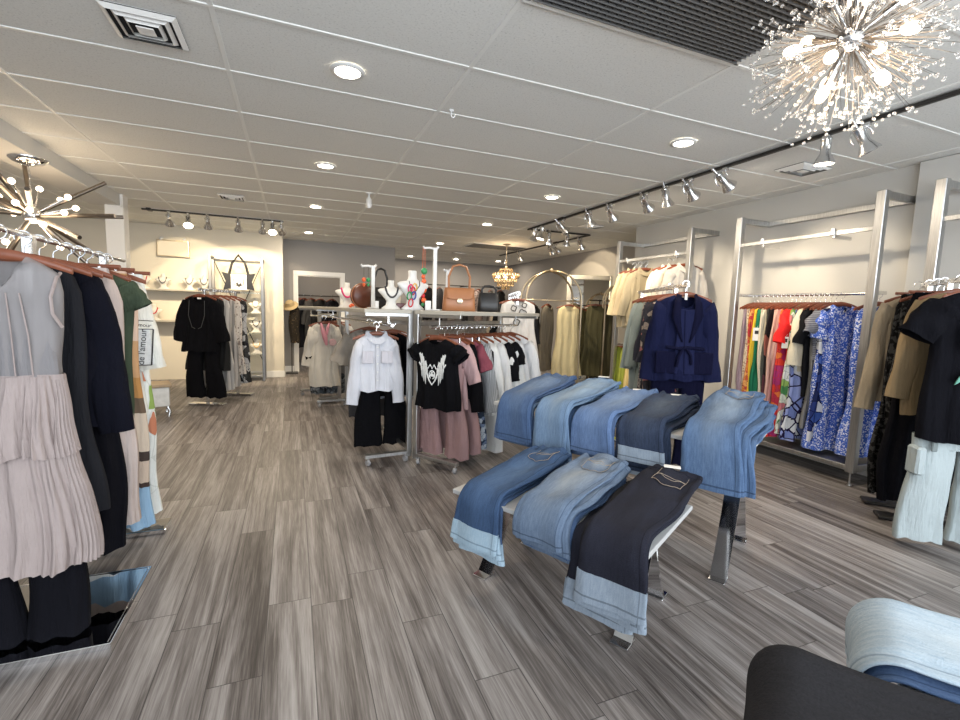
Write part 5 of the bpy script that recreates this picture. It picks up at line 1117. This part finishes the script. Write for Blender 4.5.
p5 = PB + bv*.55 + dv*.12; handbag((p5.x-.09, p5.y-.06), .30, .205, .13, M_tanl, 'tan brown handbag with gold clasp on the top shelf', RB+.75, .22, M_brass)
p5 = PB + bv*.93 + dv*.14; handbag((p5.x, p5.y), .22, .19, .11, M_bagb, 'plain black bag right of the tan brown handbag', RB+.7, .07, None, False)
tstick((1.42, 4.42), .40, .03, 'thin white stand behind the tan brown handbag')

# ---------------------------------------------------------------- middle rack with the white flowered tunic
TA, TB = Vector((2.60, 5.20)), Vector((3.05, 6.45)); TR = math.atan2(-(TB-TA).x, (TB-TA).y)
tstand(TA, TB, 1.60, 'chrome rail stand behind the white shirts rack')
GT = 'garments on the flowered tunic stand'; HT = 'hangers on the flowered tunic stand'
R9 = Rail(TA, TB, 1.615, TR, GT, HT)
tu = R9.top(.05, 'tunic', .98, B((.72, .70, .68)), 'white sleeveless tunic with three black ring flowers', 'tunic', sw=.205, hw=.30, d=.06, nf=.06)
for x, z, r in ((.05, -.16, .045), (-.06, -.10, .032), (-.02, -.27, .038), (.07, -.06, .028)): obj('ring_flower', MB().tube([(x+r*cos(a)*(1+.12*sin(4*a)), -.083, z+r*sin(a)*(1+.12*sin(4*a))) for a in [2*pi*k/24 for k in range(24)]], .006, 6, closed=True), M_black, tu)
for d_, m, lab, nm, k in ((.20, B((.035, .04, .045)), 'slate black sleeveless tunic behind the flowered one', 'tunic', dict(sw=.23, hw=.27)), (.36, B((.02, .02, .022)), 'black long jacket behind the slate tunic', 'jacket', dict(sl=.5)), (.60, B((.6, .52, .40)), 'cream blouse at the middle of the flowered tunic stand', 'blouse', dict(sl=.4)), (.85, B((.06, .05, .05), pat='speckle', pal=[(.45, .4, .36), (.03, .03, .03)], sc=16, ow=.02), 'dark blouse with pale flecks on the flowered tunic stand', 'blouse', dict(sl=.4)), (1.1, B((.12, .03, .035)), 'deep maroon top at the far end of the flowered tunic stand', 'top', {})):
    R9.top(d_, nm, .85, m, lab, nm, **k)
# hanging rail on the back wall
e = empty('wall_rail', (4.35, 11.95, 0)); tag(e, 'dark wall rail with garments on the far back wall', 'clothes rack'); obj('rail', MB().tube([(-1.2, 0, 2.02), (1.25, 0, 2.02)], .014, 10), M_dark, e)
for x in (-1.1, 0, 1.15): obj('wall_bracket', MB().bar((x, 0, 2.02), (x, .42, 2.02), .02, .03), M_dark, e)
GW = 'garments on the far back wall'; HW = 'hangers on the far back wall'
for i, (x, m, lab) in enumerate(((3.3, B((.02, .02, .022)), 'black top at the left end of the far wall rail'), (3.62, B((.05, .05, .055)), 'charcoal top, second on the far wall rail'), (3.95, B((.25, .23, .21)), 'stone grey top on the far wall rail'), (4.35, B((.03, .028, .03)), 'black jacket in the middle of the far wall rail'), (4.75, B((.04, .035, .04), pat='speckle', pal=[(.35, .28, .26), (.02, .02, .02)], sc=10, ow=.02), 'dark blouse with pink flecks on the far wall rail'), (5.1, B((.09, .08, .075)), 'brown black coat on the far wall rail'), (5.4, B((.02, .02, .02)), 'black coat at the right end of the far wall rail'))):
    lone((x, 11.95), 2.035, radians(55) if i % 2 else radians(40), 'top', .85, m, lab, 'top', GW, HW, 'd', sl=.5)
# birdcage racks
def birdcage(c, r, rot, lab, h=1.58):
    e = empty('birdcage_rack', (c[0], c[1], 0), rot); tag(e, lab, 'clothes rack', 'brass birdcage racks')
    obj('base', MB().box((0, 0, .14), (2*r+.06, 1.1*r+.06, .06), .01), M_brass, e)
    for sx in (-1, 1):
        for sy in (-1, 1):
            obj('caster', MB().sphere((sx*r*.9, sy*r*.5, .055), .055, 12, 8), M_black, e)
    for sy in (-1, 1):
        y = sy*r*.55; pts = [(-r, y, .16), (-r, y, h)] + [(r*cos(a), y*abs(cos(a))**.5 if True else y, h+r*1.05*sin(a)) for a in [pi-pi*k/20 for k in range(1, 20)]] + [(r, y, h), (r, y, .16)]
        obj('arch', MB().tube(pts, .016, 10), M_brass, e)
    obj('top_rail', MB().tube([(-r, 0, h), (r, 0, h)], .013, 10).tube([(-r, -r*.55, h), (-r, r*.55, h)], .012, 8).tube([(r, -r*.55, h), (r, r*.55, h)], .012, 8), M_brass, e)
    obj('finial', MB().sphere((0, 0, h+r*1.05+.02), .03, 12, 8), M_brass, e); return e
birdcage((4.02, 6.85), .46, -.3, 'brass birdcage rack with a pale yellow dress hanging on it'); birdcage((5.40, 6.78), .27, -.5, 'narrow brass birdcage rack half hidden behind the cream shirts rack', 1.62)
GBk = 'garments on the birdcage racks'; HBk = 'hangers on the birdcage racks'
lone((4.32, 6.74), 1.595, -.35, 'dress', 1.18, B((.66, .58, .36)), 'pale yellow lace dress hung on the brass birdcage rack', 'dress', GBk, HBk, 'r', sw=.17, hw=.26, d=.06)
lone((3.98, 6.86), 1.595, .6, 'dress', 1.1, B((.16, .14, .11)), 'dark brown dress inside the brass birdcage rack', 'dress', GBk, HBk, 'd', sw=.18, hw=.22)
lone((3.74, 6.92), 1.595, .7, 'jacket', .75, B((.03, .03, .03)), 'black jacket at the left of the brass birdcage rack', 'jacket', GBk, HBk, 'd', sw=.19, sl=.5)
for i, z in enumerate((.62, .92, 1.2)):
    for s in (-1, 1):
        bx_ = bust((4.05+.10*s-.30, 6.50+.02*s), .2, f'tiny pale display bust, {("lowest", "middle", "upper")[i]} {("left", "right")[(s+1)//2]}, left of the yellow dress', z=z) if False else None
# leaning mirror and the olive dresses before it
e = empty('floor_mirror', (5.33, 7.55, 0), -.42); tag(e, 'tall silver framed floor mirror leaning beside the birdcage rack', 'mirror'); e.rotation_euler = (radians(-4), 0, -.42)
obj('glass', MB().box((0, .0, 1.06), (.74, .012, 1.96), .002), M_mirror, e); M_silver = plain('silver_leaf_frame', (.55, .53, .49), .4, .5, var=.25, nscale=14)
for s in (-1, 1): obj('frame_side', MB().box((s*.41, -.01, 1.06), (.09, .05, 2.12), .014), M_silver, e)
for z in (.045, 2.075): obj('frame_rail', MB().box((0, -.01, z), (.75, .05, .09), .014), M_silver, e)
e = empty('valet_stand', (5.24, 7.12, 0)); tag(e, 'slim dark garment stand in front of the floor mirror', 'stand'); obj('upright', MB().tube([(0, .03, .02), (0, .03, 1.64)], .013, 10), M_dark, e); obj('cross_bar', MB().tube([(-.24, .0, 1.62), (.24, .0, 1.62)], .011, 10).tube([(0, .03, 1.62), (0, 0, 1.62)], .011), M_dark, e); obj('foot', MB().box((0, .03, .012), (.36, .3, .024), .006), M_dark, e)
lone((5.13, 7.12), 1.63, -.55, 'dress', 1.30, B((.10, .095, .055)), 'dark olive long dress in front of the mirror, left one', 'dress', GBk, HBk, 'r', sw=.15, hw=.20, d=.05); lone((5.35, 7.12), 1.63, -.55, 'dress', 1.36, B((.085, .08, .05)), 'dark olive long dress in front of the mirror, right one', 'dress', GBk, HBk, 'r', sw=.16, hw=.22, d=.05)

# ---------------------------------------------------------------- back left: black outfit stand, necklace wall, chest
OA, OB = Vector((-1.13, 6.95)), Vector((-.74, 7.85)); OR = math.atan2(-(OB-OA).x, (OB-OA).y)
tstand(OA, OB, 1.54, 'rail stand with the black outfit at the back left')
GO = 'garments on the black outfit stand'; HO = 'hangers on the black outfit stand'
R10 = Rail(OA, OB, 1.555, OR, GO, HO)
bo = R10.top(.03, 'blouse', .72, M_teeb, 'black drawstring blouse hung over black trousers at the back left', 'blouse', sw=.20, hw=.24, sl=.52, slr=(.10, .10), slo=.08, d=.07)
for sg in (-1, 1): obj('drawstring', MB().tube([(sg*.10, -.07, -.06), (sg*.105, -.088, -.25), (sg*.06, -.095, -.40), (sg*.02, -.095, -.42)], .004, 6), plain('grey_cord', (.05, .05, .05), .9), bo)
obj('neck_label', MB().box((0, -.02, -.03), (.05, .004, .02)), M_tag, bo)
trousers(.94, M_teeb, R10.at(.08)+Vector((0, 0, -.50)), OR, 'black trousers hanging below the black drawstring blouse', GO, hem=.13, w_=.19, d=.06)
R10.top(.17, 'tunic', .98, B((.02, .02, .02)), 'long black tunic behind the black drawstring blouse', 'tunic', sw=.22, hw=.30)
M_ls = B((.42, .40, .38), pat='stripe', pal=[(.50, .48, .46), (.33, .32, .31), (.46, .44, .42)], sc=26)
for d_, m, lab, L in ((.34, M_ls, 'grey striped long dress, front one, on the black outfit stand', 1.28), (.48, B((.38, .35, .33), pat='stripe', pal=[(.46, .43, .41), (.24, .23, .22)], sc=20), 'grey striped long dress, second one, on the black outfit stand', 1.25), (.62, B((.34, .28, .25), pat='speckle', pal=[(.6, .55, .5), (.10, .07, .06)], sc=10, ow=.02), 'brown and grey printed dress on the black outfit stand', 1.1), (.78, B((.30, .30, .30), pat='floral', pal=[(.5, .5, .5), (.03, .03, .03), (.45, .45, .46), (.06, .06, .06)], sc=12, ow=.02), 'black and white printed dress at the end of the black outfit stand', 1.25)):
    R10.top(d_, 'dress', L, m, lab, 'dress', sw=.19, hw=.25)
# necklace shelf along the cream wall
sh = obj('wall_shelf', MB().box((-1.95, 9.44, 1.565), (1.2, .21, .03), .004), M_shelf); tag(sh, 'long pale wall shelf with white necklace busts', 'shelf'); obj('support', MB().box((-2.45, 9.5, 1.53), (.03, .09, .05)).box((-1.95, 9.5, 1.53), (.03, .09, .05)).box((-1.45, 9.5, 1.53), (.03, .09, .05)), M_dark, sh) if False else None
for i, (x, nm) in enumerate(((-2.33, 'farthest left'), (-2.05, 'second from left'), (-1.66, 'third from left'), (-1.44, 'nearest the steel display rack'))):
    b_ = bust((x, 9.43), .26, f'white bust with dark necklace on the long shelf, {nm}', z=1.581); necklace(b_, .26, P_dark if i else P_red, f'{"red" if not i else "dark"} necklace on the long shelf bust, {nm}', drop=.11, r=.010)
sh2 = obj('wall_shelf', MB().box((-1.95, 9.44, 1.035), (1.2, .21, .03), .004), M_shelf); tag(sh2, 'lower pale wall shelf behind the black outfit', 'shelf')
for i, (x, nm) in enumerate(((-2.2, 'left'), (-1.7, 'right'))):
    b_ = bust((x, 9.43), .27, f'white bust with red necklace on the lower shelf, {nm} one', z=1.051); necklace(b_, .27, P_red, f'red bead necklace on the lower shelf bust, {nm} one', r=.012)
# steel display rack with crossed struts
e = empty('display_rack', (-.90, 9.27, 0)); tag(e, 'steel display rack with necklace busts and a tote bag on the cream wall', 'display rack')
for sx in (-1, 1):
    for y in (-.18, .16): obj('post', MB().box((sx*.40, y, 1.09), (.045, .045, 2.18), .003), M_steel_d, e)
    obj('side_rail', MB().box((sx*.40, -.01, 2.16), (.04, .34, .04), .003), M_steel_d, e)
obj('top_rail', MB().box((0, .16, 2.16), (.78, .03, .03), .003), M_steel_d, e)
obj('cross_strut', MB().bar((-.38, .17, 2.1), (.36, .17, .35), .03, .014), M_dark, e); obj('cross_strut', MB().bar((.38, .185, 2.1), (-.36, .185, .35), .03, .012), M_dark, e)
for z in (.10, .48, .86, 1.20, 1.56): obj('shelf', MB().box((0, -.01, z), (.76, .34, .016), .002), glass_mat('shelf_glass', (.85, .92, .9), .05) if z > .2 else M_steel, e)
lv = ('bottom', 'second', 'third', 'fourth')
for j, z in enumerate((.489, .869, 1.209)):
    for i, x in enumerate((-.62, -1.08)):
        n_ = f'{("lower", "middle", "upper")[j]} {("right", "left")[i]} of the steel display rack'
        b_ = bust((x, 9.24), .26, 'white bust on the '+n_, z=z); necklace(b_, .26, (P_yel, P_dark, M_brass)[(i+j) % 3], 'bead necklace on the '+n_, r=.010)
tb = empty('tote_bag', (-.86, 9.06, 1.60)); tag(tb, 'black tote bag with a white panel hanging on the steel display rack', 'bag')
q = MB().prism([(-.24, 0), (-.17, .02), (.17, .02), (.24, 0), (.20, .15), (.26, .30), (.16, .28), (-.16, .28), (-.26, .30), (-.20, .15)], -.04, .04); obj('body', q, M_bagb, tb, smooth=30)
obj('white_panel', MB().box((0, -.044, .14), (.24, .008, .26), .003), M_print, tb); obj('panel_drawing', MB().tube([(-.08, -.051, .20), (-.07, -.051, .10), (0, -.051, .06), (.07, -.051, .10), (.08, -.051, .20)], .006, 6).prism([(-.05, .11), (-.02, .14), (.0, .10), (.03, .13), (.05, .09), (0, .05)], -.052, -.048), M_black, tb)
obj('handle', MB().tube([(-.15, 0, .27), (-.10, 0, .46), (0, .0, .60), (.10, 0, .46), (.15, 0, .27)], .020, 8), M_bagb, tb); obj('hook', MB().tube([(0, .0, .575), (0, .16, .60), (0, .35, .57)], .006, 8), M_dark, tb)
# silver chest
e = empty('storage_chest', (-1.60, 6.55, 0), .3); tag(e, 'small silver chest with wooden lid behind the left rack', 'chest'); obj('body', MB().box((0, 0, .24), (.36, .30, .24), .01), M_silver, e); obj('lid', MB().box((0, 0, .375), (.40, .34, .035), .006), plain('oak_lid', (.36, .27, .17), .5, var=.2), e)
for sx in (-1, 1):
    for sy in (-1, 1): obj('leg', MB().tube([(sx*.15, sy*.12, .13), (sx*.175, sy*.14, .06), (sx*.165, sy*.135, .0)], [.018, .012, .018], 8), M_chrome_soft, e)
# scarf stand by the doorway
e = empty('scarf_stand', (-.035, 10.02, 0)); tag(e, 'thin dark scarf stand at the left of the doorway', 'stand'); obj('pole', MB().tube([(0, 0, .02), (0, 0, 1.34)], .010, 8), M_dark, e); obj('foot', MB().box((0, 0, .012), (.22, .22, .02), .004), M_dark, e); obj('arm', MB().tube([(-.10, 0, 1.33), (.10, 0, 1.33)], .008, 8), M_dark, e)
sc_ = obj('scarf', MB().loft(body_rings(interp_rows([(.02, .07, .04, .3), (-.2, .10, .05, 1), (-.72, .09, .05, 1.4)], 12), 26, .02, 3, 8)), B((.30, .20, .10), pat='speckle', pal=[(.03, .025, .02), (.42, .28, .14)], sc=14, ow=.0), loc=(.02, 9.98, 1.34), smooth=175); tag(sc_, 'tan and black patterned scarf draped on the thin stand', 'scarf')
ht = obj('straw_hat', MB().lathe([(.001, .10), (.07, .095), (.085, .02), (.15, 0), (.15, -.006), (.08, .0)], 22), plain('straw', (.45, .34, .18), .8, var=.25, nscale=60), loc=(-.05, 9.95, 1.36), rot=(.6, -.3, 0)); tag(ht, 'straw hat on top of the scarf stand', 'hat')
# storeroom seen through the doorway
e = empty('storeroom_rail', (.55, 11.4, 0)); tag(e, 'dark clothes rail in the storeroom behind the doorway', 'clothes rack'); obj('rail', MB().tube([(-.6, 0, 1.6), (.6, 0, 1.6)], .015, 8), M_dark, e)
for x in (-.58, .58): obj('upright', MB().tube([(x, 0, .02), (x, 0, 1.62)], .015, 8), M_dark, e); obj('foot', MB().box((x, 0, .012), (.05, .5, .024), .004), M_dark, e)
for i, (x, c, lab) in enumerate(((.10, (.012, .012, .014), 'black coat at the left of the storeroom rail'), (.24, (.02, .02, .024), 'charcoal coat, second on the storeroom rail'), (.40, (.10, .095, .09), 'grey garment in the middle of the storeroom rail'), (.60, (.03, .03, .03), 'dark garment right of the middle on the storeroom rail'), (.85, (.016, .016, .02), 'black garment at the right of the storeroom rail'))):
    lone((x, 11.4), 1.615, radians(50), 'coat', 1.1, B(c), lab, 'coat', 'garments in the storeroom', 'hangers in the storeroom', 'd', sl=.5)

sl_ = bpy.data.lights.new('storeroom_fill', 'POINT'); sl_.energy = 22; sl_.color = (1, .82, .62); sl_.shadow_soft_size = .15  # fill light without a fixture, added to warm the dark storeroom
so_ = bpy.data.objects.new('storeroom_fill', sl_); so_.location = (.7, 11.0, 2.5); COL.objects.link(so_)
